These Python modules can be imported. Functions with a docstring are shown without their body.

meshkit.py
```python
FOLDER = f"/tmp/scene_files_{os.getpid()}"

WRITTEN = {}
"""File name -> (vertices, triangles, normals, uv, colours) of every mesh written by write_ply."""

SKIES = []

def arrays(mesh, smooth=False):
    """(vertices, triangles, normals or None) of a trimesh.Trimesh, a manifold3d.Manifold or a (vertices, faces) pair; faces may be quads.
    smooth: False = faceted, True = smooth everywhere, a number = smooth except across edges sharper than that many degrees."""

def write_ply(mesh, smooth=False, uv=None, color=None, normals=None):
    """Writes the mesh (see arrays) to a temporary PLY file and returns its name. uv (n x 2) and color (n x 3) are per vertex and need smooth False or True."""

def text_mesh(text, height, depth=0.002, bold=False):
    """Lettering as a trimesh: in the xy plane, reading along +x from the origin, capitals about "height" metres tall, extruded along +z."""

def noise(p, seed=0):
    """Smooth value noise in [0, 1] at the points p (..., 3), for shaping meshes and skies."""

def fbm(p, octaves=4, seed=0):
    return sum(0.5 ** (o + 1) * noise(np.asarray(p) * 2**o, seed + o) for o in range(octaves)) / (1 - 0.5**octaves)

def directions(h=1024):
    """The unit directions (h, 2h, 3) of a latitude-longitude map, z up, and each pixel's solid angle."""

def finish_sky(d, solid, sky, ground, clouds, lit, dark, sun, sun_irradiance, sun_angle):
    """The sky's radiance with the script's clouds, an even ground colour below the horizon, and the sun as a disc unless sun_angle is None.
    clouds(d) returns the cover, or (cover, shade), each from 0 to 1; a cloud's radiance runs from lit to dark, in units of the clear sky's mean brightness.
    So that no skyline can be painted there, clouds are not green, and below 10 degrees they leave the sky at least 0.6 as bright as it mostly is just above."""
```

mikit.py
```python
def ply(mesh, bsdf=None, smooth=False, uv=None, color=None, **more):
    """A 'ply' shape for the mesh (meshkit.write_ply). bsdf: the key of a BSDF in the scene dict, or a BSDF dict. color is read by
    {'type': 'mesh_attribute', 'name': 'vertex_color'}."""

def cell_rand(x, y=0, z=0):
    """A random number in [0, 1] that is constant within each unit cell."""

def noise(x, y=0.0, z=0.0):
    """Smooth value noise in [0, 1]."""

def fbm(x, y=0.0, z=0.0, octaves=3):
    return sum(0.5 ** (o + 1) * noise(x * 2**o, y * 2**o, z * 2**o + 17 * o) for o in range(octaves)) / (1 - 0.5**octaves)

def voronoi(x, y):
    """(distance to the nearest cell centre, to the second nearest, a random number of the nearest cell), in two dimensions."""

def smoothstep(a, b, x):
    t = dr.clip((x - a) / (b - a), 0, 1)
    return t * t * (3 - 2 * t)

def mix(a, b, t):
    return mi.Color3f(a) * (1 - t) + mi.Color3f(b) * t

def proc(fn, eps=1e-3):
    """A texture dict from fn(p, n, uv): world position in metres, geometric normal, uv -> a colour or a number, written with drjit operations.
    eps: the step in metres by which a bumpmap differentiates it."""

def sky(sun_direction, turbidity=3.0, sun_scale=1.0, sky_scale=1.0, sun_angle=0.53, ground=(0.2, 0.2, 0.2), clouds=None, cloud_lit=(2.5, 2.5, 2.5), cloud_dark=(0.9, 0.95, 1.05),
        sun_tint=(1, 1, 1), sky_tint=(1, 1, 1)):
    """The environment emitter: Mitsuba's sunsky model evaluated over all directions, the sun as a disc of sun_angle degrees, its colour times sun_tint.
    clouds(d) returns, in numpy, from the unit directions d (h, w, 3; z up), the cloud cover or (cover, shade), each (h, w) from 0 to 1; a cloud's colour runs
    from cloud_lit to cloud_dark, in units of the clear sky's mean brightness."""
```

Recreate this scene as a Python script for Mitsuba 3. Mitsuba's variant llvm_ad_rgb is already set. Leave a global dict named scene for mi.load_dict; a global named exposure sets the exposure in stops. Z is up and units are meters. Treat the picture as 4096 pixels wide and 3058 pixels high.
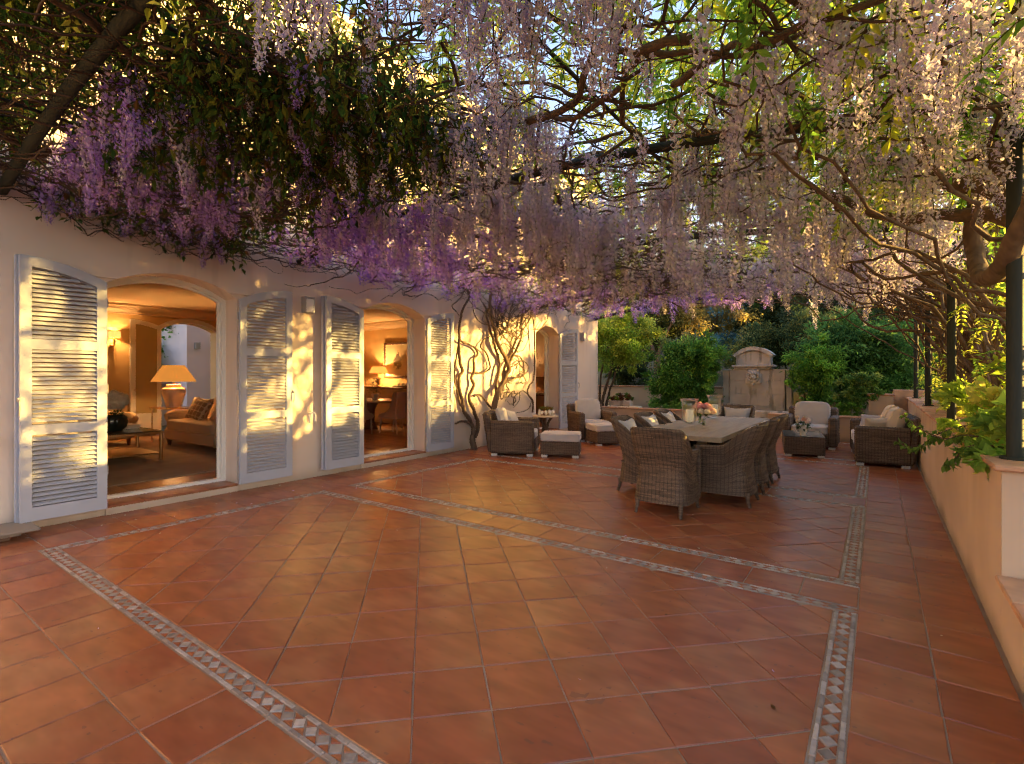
import math, numpy as np, trimesh, drjit as dr, mitsuba as mi, mikit, meshkit
from shapely.geometry import Polygon, box as sbox
from mikit import noise, fbm, cell_rand, smoothstep, mix, proc

# ------------------------------------------------------------------ camera, sky, exposure
YAW = math.radians(35.53)
FWD = np.array([-math.sin(YAW), math.cos(YAW), 0.0])
RGT = np.array([math.cos(YAW), math.sin(YAW), 0.0])
EYE = np.array([0.0, 0.0, 1.5])
SUN_EL, SUN_AZ = math.radians(3.6), math.radians(35.0)
exposure = 3.7
scene, labels = {}, {}
T4 = mi.ScalarTransform4f
scene['camera'] = {'type': 'perspective', 'fov': 90.12, 'fov_axis': 'x', 'near_clip': 0.05, 'far_clip': 600.0,
                   'principal_point_offset_y': 0.0102,
                   'to_world': T4().look_at(origin=EYE.tolist(), target=(EYE + FWD).tolist(), up=[0, 0, 1])}
scene['sky_light'] = mikit.sky([math.cos(SUN_EL) * math.cos(SUN_AZ), math.cos(SUN_EL) * math.sin(SUN_AZ), math.sin(SUN_EL)],
                               turbidity=3.0, sun_scale=5.0, sky_scale=3.2, sun_angle=0.53, sun_tint=(0.85, 1.36, 3.3), sky_tint=(0.90, 0.93, 1.27), ground=(0.25, 0.2, 0.15))

# ------------------------------------------------------------------ materials
def two(b): return {'type': 'twosided', 'bsdf': b}
def rgb(c): return {'type': 'rgb', 'value': list(map(float, c))} if not isinstance(c, dict) else c
def prin(col, rough=0.5, spec=0.5, **k):
    d = {'type': 'principled', 'base_color': rgb(col), 'roughness': rough, 'specular': spec}
    d.update(k); return d
def bumped(b, fn, eps=2e-3, scale=1.0): return {'type': 'bumpmap', 'height': proc(fn, eps), 'scale': scale, 'bsdf': b}
VC = {'type': 'mesh_attribute', 'name': 'vertex_color'}

def tile_col(p, n, uv):
    r, q = uv.x, uv.y
    c = mix(mi.Color3f(0.365, 0.118, 0.048), mi.Color3f(0.305, 0.084, 0.040), r)
    m = fbm(p.x * 4 + q * 40, p.y * 4 + r * 31, 0.0, 3)
    c = mix(c, mi.Color3f(0.42, 0.19, 0.085), smoothstep(0.40, 0.85, m) * 0.45)
    s = fbm(p.x * 5 + r * 17, p.y * 16 - q * 9, 3.0, 4)
    c = c * (0.62 + 0.42 * s)
    d = smoothstep(0.93, 0.95, noise(p.x * 31 + 9 * r, p.y * 31, 5.0))
    return mix(c, mi.Color3f(0.13, 0.07, 0.05), d * 0.5) * (0.94 + 0.12 * q)
def tile_rough(p, n, uv): return 0.23 + 0.17 * fbm(p.x * 7, p.y * 7, uv.x * 9, 3)
def tile_bump(p, n, uv): return 0.0012 * fbm(p.x * 9, p.y * 9, uv.x * 20, 2) + 0.0004 * noise(p.x * 90, p.y * 90, 0.0)
scene['m_tile'] = two(bumped(prin(proc(tile_col), proc(tile_rough), 0.5), tile_bump))
def grout_col(p, n, uv): return mix(mi.Color3f(0.21, 0.13, 0.085), mi.Color3f(0.34, 0.25, 0.185), fbm(p.x * 6, p.y * 6, 0.0, 3))
scene['m_grout'] = two(prin(proc(grout_col), 0.9, 0.2))
def stone_col(p, n, uv):
    c = mix(mi.Color3f(0.20, 0.15, 0.12), mi.Color3f(0.41, 0.34, 0.295), uv.x)
    return c * (0.7 + 0.6 * fbm(p.x * 40, p.y * 40, p.z * 40 + uv.y * 9, 2))
scene['m_mosaic'] = two(prin(proc(stone_col), 0.5, 0.4))
def plaster_col(p, n, uv):
    a = fbm(p.x * 1.3, p.y * 1.3, p.z * 1.3, 4)
    c = mix(mi.Color3f(0.65, 0.505, 0.395), mi.Color3f(0.73, 0.59, 0.48), a)
    st = fbm(p.x * 9 + p.y * 9, 0.3, p.z * 0.8, 3)
    c = mix(c, mi.Color3f(0.50, 0.38, 0.28), smoothstep(0.56, 0.8, st) * 0.35)
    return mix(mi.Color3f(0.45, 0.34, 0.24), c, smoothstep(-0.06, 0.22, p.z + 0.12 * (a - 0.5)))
def plaster_bump(p, n, uv): return 0.004 * fbm(p.x * 3, p.y * 3, p.z * 3, 3) + 0.0008 * noise(p.x * 60, p.y * 60, p.z * 60)
scene['m_plaster'] = two(bumped(prin(proc(plaster_col), 0.85, 0.2), plaster_bump))
def parapet_col(p, n, uv):
    a = fbm(p.x * 2, p.y * 2, p.z * 2, 4)
    c = mix(mi.Color3f(0.44, 0.30, 0.20), mi.Color3f(0.53, 0.385, 0.27), a)
    st = fbm(p.y * 7 + p.x * 7, 0.7, p.z * 0.6, 3)
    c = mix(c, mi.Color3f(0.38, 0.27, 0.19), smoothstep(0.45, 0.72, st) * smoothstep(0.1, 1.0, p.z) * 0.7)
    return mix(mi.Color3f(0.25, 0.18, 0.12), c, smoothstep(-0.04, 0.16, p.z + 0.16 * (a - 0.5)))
scene['m_parapet'] = two(bumped(prin(proc(parapet_col), 0.85, 0.2), plaster_bump))
def cap_col(p, n, uv):
    c = mix(mi.Color3f(0.42, 0.18, 0.09), mi.Color3f(0.50, 0.28, 0.16), uv.x)
    return c * (0.6 + 0.8 * fbm(p.x * 8, p.y * 8, p.z * 8, 3))
scene['m_cap'] = two(prin(proc(cap_col), 0.55, 0.4))
def paint_col(p, n, uv):
    c = mi.Color3f(0.40, 0.395, 0.43) * (0.94 + 0.12 * fbm(p.x * 6, p.y * 6, p.z * 2, 2))
    return mix(c, mi.Color3f(0.42, 0.36, 0.30), smoothstep(0.6, 0.85, fbm(p.y * 14, p.x * 14, p.z * 3, 3)) * 0.35)
scene['m_paint'] = two(prin(proc(paint_col), 0.42, 0.4))
scene['m_white'] = two(prin((0.74, 0.70, 0.63), 0.45, 0.4))
scene['m_metal_grey'] = two(prin((0.36, 0.34, 0.33), 0.45, 0.5, metallic=0.4))
scene['m_iron'] = two(prin((0.028, 0.03, 0.024), 0.65, 0.15))
scene['m_brass'] = two(prin((0.55, 0.36, 0.16), 0.3, 0.5, metallic=0.9))
scene['m_room'] = two(prin((0.60, 0.40, 0.18), 0.85, 0.2))
scene['m_ceiling'] = two(prin((0.58, 0.43, 0.27), 0.85, 0.2))
def parquet_col(p, n, uv):
    r = cell_rand(p.y * 9, p.x * 1.1 + 0.37 * dr.floor(p.y * 9), 2.0)
    c = mix(mi.Color3f(0.26, 0.13, 0.06), mi.Color3f(0.38, 0.20, 0.09), r)
    return c * (0.8 + 0.4 * fbm(p.x * 3, p.y * 60, 0.0, 2))
scene['m_parquet'] = two(prin(proc(parquet_col), 0.24, 0.5))
def rug_col(p, n, uv): return mix(mi.Color3f(0.26, 0.18, 0.11), mi.Color3f(0.36, 0.27, 0.17), fbm(p.x * 5, p.y * 5, 0.0, 4))
scene['m_rug'] = two(prin(proc(rug_col), 0.95, 0.1))
def wood_grain(p, n, uv):
    k = fbm(uv.x * 3, uv.y * 55, 1.0, 3)
    pl = cell_rand(uv.y / 0.246 + 40.5, 4.0, 1.0)
    c = mix(mi.Color3f(0.23, 0.155, 0.098), mi.Color3f(0.37, 0.265, 0.172), 0.7 * k + 0.3 * pl)
    return c
scene['m_oak'] = two(prin(proc(wood_grain), 0.42, 0.45))
scene['m_dark_wood'] = two(prin((0.12, 0.055, 0.028), 0.4, 0.5))
scene['m_old_board'] = two(prin((0.25, 0.20, 0.155), 0.75, 0.3))
def rattan_col(p, n, uv):
    row = dr.floor(uv.y / 0.011)
    r = cell_rand(row, dr.floor(uv.x / 0.16 + 7 * cell_rand(row, 3, 1)), 0.0)
    c = mix(mi.Color3f(0.055, 0.031, 0.020), mi.Color3f(0.185, 0.115, 0.073), r * 0.65 + 0.35 * fbm(uv.x * 5, uv.y * 7, 2.0, 2))
    fx, fy = uv.x / 0.042, uv.y / 0.011
    a = dr.abs(2 * (fx - dr.floor(fx)) - 1)
    b = dr.abs(2 * (fy - dr.floor(fy)) - 1)
    return c * (1 - 0.42 * smoothstep(0.6, 1.0, a)) * (1 - 0.4 * smoothstep(0.6, 1.0, b))
def rattan_bump(p, n, uv):
    par = 0.5 * (dr.floor(uv.y / 0.011) - 2 * dr.floor(uv.y / 0.022))
    return 0.0022 * dr.sin((uv.x / 0.042 + par) * 6.2832) + 0.0018 * dr.abs(dr.sin(uv.y / 0.011 * 3.14159))
scene['m_rattan'] = two(bumped(prin(proc(rattan_col), 0.5, 0.45), rattan_bump, 1.5e-3))
def linen_col(p, n, uv): return mi.Color3f(0.47, 0.42, 0.41) * (0.90 + 0.16 * fbm(p.x * 12, p.y * 12, p.z * 12, 3))
def linen_bump(p, n, uv): return 0.005 * fbm(p.x * 9, p.y * 9, p.z * 9, 2) + 0.0006 * noise(p.x * 200, p.y * 200, p.z * 200)
scene['m_linen'] = two(bumped(prin(proc(linen_col), 0.9, 0.2, sheen=0.3), linen_bump, 4e-3))
scene['m_beige'] = two(bumped(prin((0.60, 0.47, 0.36), 0.9, 0.2, sheen=0.3), linen_bump, 4e-3))
scene['m_lilac'] = two(bumped(prin((0.40, 0.36, 0.40), 0.9, 0.2, sheen=0.3), linen_bump, 4e-3))
scene['m_taupe'] = two(prin((0.52, 0.37, 0.25), 0.9, 0.2, sheen=0.2))
def print_col(p, n, uv):
    a = dr.abs(dr.sin(uv.x * 30) * dr.cos(uv.y * 30))
    return mix(mi.Color3f(0.58, 0.46, 0.30), mi.Color3f(0.30, 0.19, 0.10), smoothstep(0.12, 0.28, a))
scene['m_print'] = two(prin(proc(print_col), 0.9, 0.2))
def art_col(p, n, uv):
    x, y = uv.x - 0.55, uv.y
    body = dr.exp(-dr.square(x / (0.12 + 0.3 * dr.maximum(0.75 - y, 0))) - dr.square((y - 0.5) / 0.34))
    k = smoothstep(0.33, 0.62, body * (0.35 + 1.1 * fbm(uv.x * 11, uv.y * 11, 4.0, 4)))
    return mix(mix(mi.Color3f(0.50, 0.37, 0.20), mi.Color3f(0.62, 0.50, 0.32), fbm(uv.x * 3, uv.y * 3, 1.0, 3)), mi.Color3f(0.07, 0.05, 0.035), k * 0.9)
scene['m_art'] = two(prin(proc(art_col), 0.5, 0.3))
def bark_col(p, n, uv): return mix(mi.Color3f(0.06, 0.036, 0.022), mi.Color3f(0.19, 0.122, 0.075), fbm(p.x * 30, p.y * 30, p.z * 9, 3))
def bark_bump(p, n, uv): return 0.006 * fbm(p.x * 40, p.y * 40, p.z * 9, 3)
scene['m_bark'] = two(bumped(prin(proc(bark_col), 0.85, 0.3), bark_bump))
scene['m_twig'] = two(prin((0.085, 0.052, 0.035), 0.8, 0.3))
scene['m_leaf'] = {'type': 'principledthin', 'base_color': VC, 'roughness': 0.45, 'diff_trans': 1.2, 'spec_trans': 0.0, 'eta': 1.35}
scene['m_petal'] = {'type': 'principledthin', 'base_color': VC, 'roughness': 0.7, 'diff_trans': 0.9, 'spec_trans': 0.0, 'eta': 1.3}
def foun_col(p, n, uv):
    a = fbm(p.x * 3, p.y * 3, p.z * 3, 4)
    c = mix(mi.Color3f(0.34, 0.27, 0.215), mi.Color3f(0.56, 0.47, 0.385), a)
    return mix(c, mi.Color3f(0.16, 0.13, 0.09), smoothstep(0.52, 0.75, fbm(p.x * 8, p.z * 2, 4.0, 3)) * 0.6)
def foun_bump(p, n, uv): return 0.012 * fbm(p.x * 9, p.y * 9, p.z * 9, 4)
scene['m_fountain'] = two(bumped(prin(proc(foun_col), 0.9, 0.2), foun_bump))
def soil_col(p, n, uv): return mix(mi.Color3f(0.07, 0.055, 0.035), mi.Color3f(0.14, 0.12, 0.06), fbm(p.x * 1.5, p.y * 1.5, 0.0, 4))
scene['m_soil'] = two(prin(proc(soil_col), 0.95, 0.1))
scene['m_glass'] = {'type': 'thindielectric', 'int_ior': 1.5}
scene['m_solid_glass'] = {'type': 'dielectric', 'int_ior': 1.5}
scene['m_candle'] = two(prin((0.82, 0.74, 0.55), 0.5, 0.4))
scene['m_ceramic'] = two(prin((0.74, 0.66, 0.54), 0.35, 0.5))
scene['m_dark_glaze'] = two(prin((0.02, 0.03, 0.022), 0.15, 0.6))
scene['m_terracotta'] = two(prin((0.42, 0.22, 0.13), 0.7, 0.3))
scene['m_shade'] = two(prin((0.45, 0.22, 0.06), 0.9, 0.1))
scene['m_foot'] = two(prin((0.50, 0.47, 0.45), 0.4, 0.5))

# ------------------------------------------------------------------ mesh helpers
class MB:
    """collects quads/triangles with uv and colour into one mesh"""
    def __init__(s): s.v, s.f, s.uv, s.c, s.n = [], [], [], [], 0
    def add(s, v, f, uv=None, c=None):
        v = np.asarray(v, float); f = np.asarray(f, int)
        if f.shape[1] == 4: f = np.vstack([f[:, [0, 1, 2]], f[:, [0, 2, 3]]])
        s.v.append(v); s.f.append(f + s.n); s.n += len(v)
        s.uv.append(np.zeros((len(v), 2)) if uv is None else np.broadcast_to(np.asarray(uv, float), (len(v), 2)))
        s.c.append(np.zeros((len(v), 3)) if c is None else np.broadcast_to(np.asarray(c, float), (len(v), 3)))
        return s
    def tm(s, m, uv=None): return s.add(m.vertices, m.faces, uv)
    @property
    def mesh(s): return (np.vstack(s.v), np.vstack(s.f))
    def UV(s): return np.vstack(s.uv)
    def C(s): return np.vstack(s.c)

def number(key):
    if key not in scene and key not in labels: return key
    i = 1
    while f'{key}_{i:03d}' in scene or f'{key}_{i:03d}' in labels: i += 1
    return f'{key}_{i:03d}'
def thing(name, label=None, cat=None, group=None, kind=None):
    key = number(name); labels[key] = {}
    if label: labels[key]['label'] = label
    if cat: labels[key]['category'] = cat
    if group: labels[key]['group'] = group
    if kind: labels[key]['kind'] = kind
    return key
counters = {}
def part(parent, name, mesh, mat, smooth=False, uv=None, color=None, tf=None, label=None, kind=None, **more):
    base = parent + '__' + name if parent else name
    i = counters.get(base, 0)
    key = base if i == 0 else f'{base}_{i:03d}'
    counters[base] = i + 1
    if isinstance(mesh, dict): d = dict(mesh)
    else: d = mikit.ply(mesh, mat, smooth, uv=uv, color=color, **more)
    if tf is not None: d['to_world'] = T4(np.asarray(tf, float).tolist())
    scene[key] = d
    if label or kind: labels[key] = {k: v for k, v in (('label', label), ('kind', kind)) if v}
    return key
def place(x=0, y=0, z=0, rz=0.0):
    c, s = math.cos(rz), math.sin(rz)
    return np.array([[c, -s, 0, x], [s, c, 0, y], [0, 0, 1, z], [0, 0, 0, 1.0]])
def xf(v, M): return np.asarray(v) @ M[:3, :3].T + M[:3, 3]

def boxm(x0, x1, y0, y1, z0, z1, b=0.0):
    """box with chamfered edges"""
    if b <= 0:
        v = np.array([[x, y, z] for x in (x0, x1) for y in (y0, y1) for z in (z0, z1)], float)
        f = np.array([[0, 1, 3, 2], [4, 6, 7, 5], [0, 4, 5, 1], [2, 3, 7, 6], [0, 2, 6, 4], [1, 5, 7, 3]])
        return trimesh.Trimesh(v, np.vstack([f[:, [0, 1, 2]], f[:, [0, 2, 3]]]), process=False)
    p = []
    for sx in (0, 1):
        for sy in (0, 1):
            for sz in (0, 1):
                c = np.array([x0 if not sx else x1, y0 if not sy else y1, z0 if not sz else z1], float)
                d = np.array([b if not sx else -b, b if not sy else -b, b if not sz else -b])
                for k in range(3):
                    e = d.copy(); e[k] = 0; p.append(c + e)
    return trimesh.Trimesh(np.array(p), process=False).convex_hull
def boxuv(m, s=1.0):
    """unshare faces; uv in metres from the dominant axis of each face"""
    v = np.asarray(m.vertices)[m.faces.reshape(-1)].reshape(-1, 3, 3)
    n = np.cross(v[:, 1] - v[:, 0], v[:, 2] - v[:, 0])
    a = np.abs(n).argmax(1)
    u = np.where((a == 0)[:, None, None], v[:, :, [1, 2]], np.where((a == 1)[:, None, None], v[:, :, [0, 2]], v[:, :, [0, 1]]))
    return (v.reshape(-1, 3), np.arange(len(v) * 3).reshape(-1, 3)), u.reshape(-1, 2) * s
def tubem(path, rad, sides=6, cap=True):
    p = np.asarray(path, float); n = len(p)
    r = np.broadcast_to(np.asarray(rad, float), (n,))
    t = np.gradient(p, axis=0); t /= np.linalg.norm(t, axis=1, keepdims=True) + 1e-12
    a = np.cross(t[0], [0, 0, 1.0] if abs(t[0, 2]) < 0.9 else [1.0, 0, 0]); a /= np.linalg.norm(a)
    A = np.empty_like(p); A[0] = a
    for i in range(1, n):
        a = a - t[i] * (a @ t[i]); a /= np.linalg.norm(a) + 1e-12; A[i] = a
    B = np.cross(t, A)
    g = np.arange(sides) * 2 * np.pi / sides
    v = (p[:, None] + r[:, None, None] * (np.cos(g)[None, :, None] * A[:, None] + np.sin(g)[None, :, None] * B[:, None])).reshape(-1, 3)
    i, j = np.meshgrid(np.arange(n - 1), np.arange(sides), indexing='ij')
    q = np.stack([i * sides + j, i * sides + (j + 1) % sides, (i + 1) * sides + (j + 1) % sides, (i + 1) * sides + j], -1).reshape(-1, 4)
    f = np.vstack([q[:, [0, 1, 2]], q[:, [0, 2, 3]]])
    if cap:
        k = np.arange(1, sides - 1)
        f = np.vstack([f, np.stack([k * 0, k + 1, k], 1), (n - 1) * sides + np.stack([k * 0, k, k + 1], 1)])
    return v, f
def spline(pts, per=6):
    """Catmull-Rom through the points"""
    p = np.asarray(pts, float)
    q = np.vstack([2 * p[:1] - p[1:2], p, 2 * p[-1:] - p[-2:-1]])
    t = np.linspace(0, 1, per, endpoint=False)[:, None]
    out = []
    for i in range(len(p) - 1):
        a, b, c, d = q[i:i + 4]
        out.append(0.5 * (2 * b + (c - a) * t + (2 * a - 5 * b + 4 * c - d) * t ** 2 + (3 * b - a - 3 * c + d) * t ** 3))
    return np.vstack(out + [p[-1:]])
def lathe(prof, n=24):
    p = np.asarray(prof, float); m = len(p)
    g = np.arange(n) * 2 * np.pi / n
    v = np.stack([p[:, None, 0] * np.cos(g), p[:, None, 0] * np.sin(g), np.repeat(p[:, 1:], n, 1)], -1).reshape(-1, 3)
    i, j = np.meshgrid(np.arange(m - 1), np.arange(n), indexing='ij')
    q = np.stack([i * n + j, i * n + (j + 1) % n, (i + 1) * n + (j + 1) % n, (i + 1) * n + j], -1).reshape(-1, 4)
    return trimesh.Trimesh(v, np.vstack([q[:, [0, 1, 2]], q[:, [0, 2, 3]]]), process=False)
def cushion(sx, sy, sz, pinch=0.0, n=14, e=0.32, seed=0):
    """soft box (superellipsoid), pinch>0 gives a knife-edged pillow with ears"""
    m = trimesh.creation.box([2, 2, 2])
    for _ in range(4): m = m.subdivide()
    v = np.array(m.vertices)
    if pinch > 0:
        x, y, z = v.T
        edge = np.maximum(np.abs(x), np.abs(y))
        h = np.sqrt(np.maximum(1 - edge ** 4, 0)) * (1 - 0.25 * np.abs(x * y))
        k = 1 - pinch * (1 - (np.minimum(np.abs(x), np.abs(y))) ** 2) * edge ** 3
        v = np.stack([x * k, y * k, z * (0.06 + 0.94 * h)], 1)
    else:
        p = 2 / e
        r = (np.abs(v) ** p).sum(1) ** (1 / p)
        v = v / r[:, None]
        v[:, 2] *= 1 + 0.10 * (1 - np.maximum(np.abs(v[:, 0]), np.abs(v[:, 1])) ** 2)
    v = v * np.array([sx, sy, sz]) / 2
    v += 0.012 * (np.stack([meshkit.fbm(v * 7 + 13 * k + seed * 7.7, 2, k) for k in range(3)], 1) - 0.5)
    return trimesh.Trimesh(v, m.faces, process=False)
def moved(m, M):
    m = m.copy(); m.apply_transform(M); return m
def rot(axis, deg): return trimesh.transformations.rotation_matrix(math.radians(deg), axis)
def trans(x, y, z): return trimesh.transformations.translation_matrix([x, y, z])
cat = trimesh.util.concatenate
def extrude(poly, h):
    geoms = getattr(poly, 'geoms', [poly])
    return cat([trimesh.creation.extrude_polygon(g, h, engine='earcut') for g in geoms])
def extrude_x(poly_yz, x0, x1):
    """polygon in (y, z) extruded from x0 to x1"""
    m = extrude(poly_yz, x1 - x0)
    v = m.vertices
    return trimesh.Trimesh(np.stack([v[:, 2] + x0, v[:, 0], v[:, 1]], 1), m.faces, process=False)

# ------------------------------------------------------------------ the ground and the terrace floor
part('', 'ground', boxm(-250, 250, -250, 250, -0.30, -0.12), 'm_soil'); labels['ground'] = {'kind': 'structure', 'label': 'garden soil around the terrace'}
XW, XP, YF, YN = -6.70, 0.56, 13.50, -2.5      # house wall, parapet, far wall, floor's near end
floor = thing('terrace_floor', 'terracotta tiled terrace floor with pale mosaic bands', kind='structure')
part(floor, 'bed', boxm(XW - 0.02, 2.4, YN, YF + 0.1, -0.11, -0.0045), 'm_grout')
rng = np.random.default_rng(11)
def pr(p):
    p = np.asarray(p, float) - EYE
    z = p @ FWD
    return 512 + 510.9 * (p @ RGT) / z, 374.2 - 510.9 * p[2] / z, z
def tile_mesh(poly, zt, b=0.0028, h=0.012, tilt=0.0):
    """a slab with a worn, bevelled edge from a convex polygon"""
    c = np.array(poly.exterior.coords)[:-1]
    if poly.exterior.is_ccw is False: c = c[::-1]
    q = poly.buffer(-b, join_style=2)
    n = len(c)
    ctr = c.mean(0)
    if q.is_empty or q.geom_type != 'Polygon' or len(q.exterior.coords) - 1 != n: i_ = ctr + (c - ctr) * 0.9
    else:
        i_ = np.array(q.exterior.coords)[:-1]
        if not q.exterior.is_ccw: i_ = i_[::-1]
        k = np.argmin(((i_ - c[0]) ** 2).sum(1)); i_ = np.roll(i_, -k, 0)
    tx, ty = rng.normal(0, tilt, 2)
    zi = zt + (i_ - ctr) @ [tx, ty]
    v = np.vstack([np.c_[i_, zi], np.c_[c, np.full(n, zt - 0.004)], np.c_[c, np.full(n, zt - h)]])
    k = np.arange(1, n - 1); j = np.arange(n); jn = (j + 1) % n
    f = [np.stack([k * 0, k, k + 1], 1)]
    for a in (0, n): f += [np.stack([a + j, a + n + j, a + n + jn], 1), np.stack([a + j, a + n + jn, a + jn], 1)]
    return v, np.vstack(f)
def lay(parent, name, pieces, mat, most=300, stuff=None):
    """pieces: (mesh, uv). The nearest ones in the picture become parts, the rest one part of kind stuff."""
    def size(m):
        x, y, z = pr(m[0].mean(0))
        return (1e3 if z < 0.3 or x < -60 or x > 1084 or y > 830 or y < 0 else 0) + abs(z)
    order = sorted(pieces, key=lambda m: size(m[0]))
    for m, uv in order[:most]:
        b = MB().add(*m, uv); part(parent, name, b.mesh, mat, uv=b.UV())
    if order[most:]:
        b = MB()
        for m, uv in order[most:]: b.add(*m, uv)
        part(parent, stuff, b.mesh, mat, uv=b.UV(), kind='stuff')
G = 0.0034
tiles = []
def grid_tiles(region, org, ang, px, py, jit=0.0):
    c, s = math.cos(ang), math.sin(ang)
    R = np.array([[c, -s], [s, c]])
    b = np.array(region.bounds).reshape(2, 2)
    cs = np.array([[b[0, 0], b[0, 1]], [b[1, 0], b[0, 1]], [b[1, 0], b[1, 1]], [b[0, 0], b[1, 1]]])
    l = (cs - org) @ R / [px, py]
    inner = region.buffer(-G)
    for i in range(int(np.floor(l[:, 0].min())), int(np.ceil(l[:, 0].max()))):
        for j in range(int(np.floor(l[:, 1].min())), int(np.ceil(l[:, 1].max()))):
            q = np.array([[G, G], [px - G, G], [px - G, py - G], [G, py - G]]) + [i * px, j * py]
            q += rng.normal(0, 0.0016, q.shape)
            p = Polygon(q @ R.T + org).intersection(inner)
            if p.is_empty or p.geom_type != 'Polygon' or p.area < 0.0025: continue
            tiles.append((tile_mesh(p, rng.normal(0, 0.0007), tilt=0.0022), rng.random(2)))
XL, XR, BW = -5.82, -0.10, 0.125
bands = [(1.195, 3.965), (4.335, 7.08), (7.48, 10.22), (10.62, 13.3)]
for k, (a, b) in enumerate(bands):
    grid_tiles(sbox(XL + BW, a + BW, XR - BW, b - BW), np.array([-2.394, 2.304]), math.pi / 4, 0.3514, 0.3514)
    if k + 1 < len(bands): grid_tiles(sbox(XL, b, XR, bands[k + 1][0]), np.array([-3.963, b]), 0, 0.353, bands[k + 1][0] - b)
grid_tiles(sbox(XL, bands[-1][1], XR, YF), np.array([-3.963, bands[-1][1]]), 0, 0.353, 0.2)
grid_tiles(sbox(XR, YN, XP - 0.02, YF), np.array([XR, 1.195]), 0, 0.336, 0.344)
grid_tiles(sbox(XW + 0.02, YN, XL, YF), np.array([XW, 1.25]), 0, 0.44, 0.344)
grid_tiles(sbox(XL, YN, XR, 1.195), np.array([-5.82, 1.195 - 0.36 * 20]), 0, 0.366, 0.36)
lay(floor, 'tile', tiles, 'm_tile', 300, 'far_tile')
diam, strip, tris = [], [], []
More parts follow.
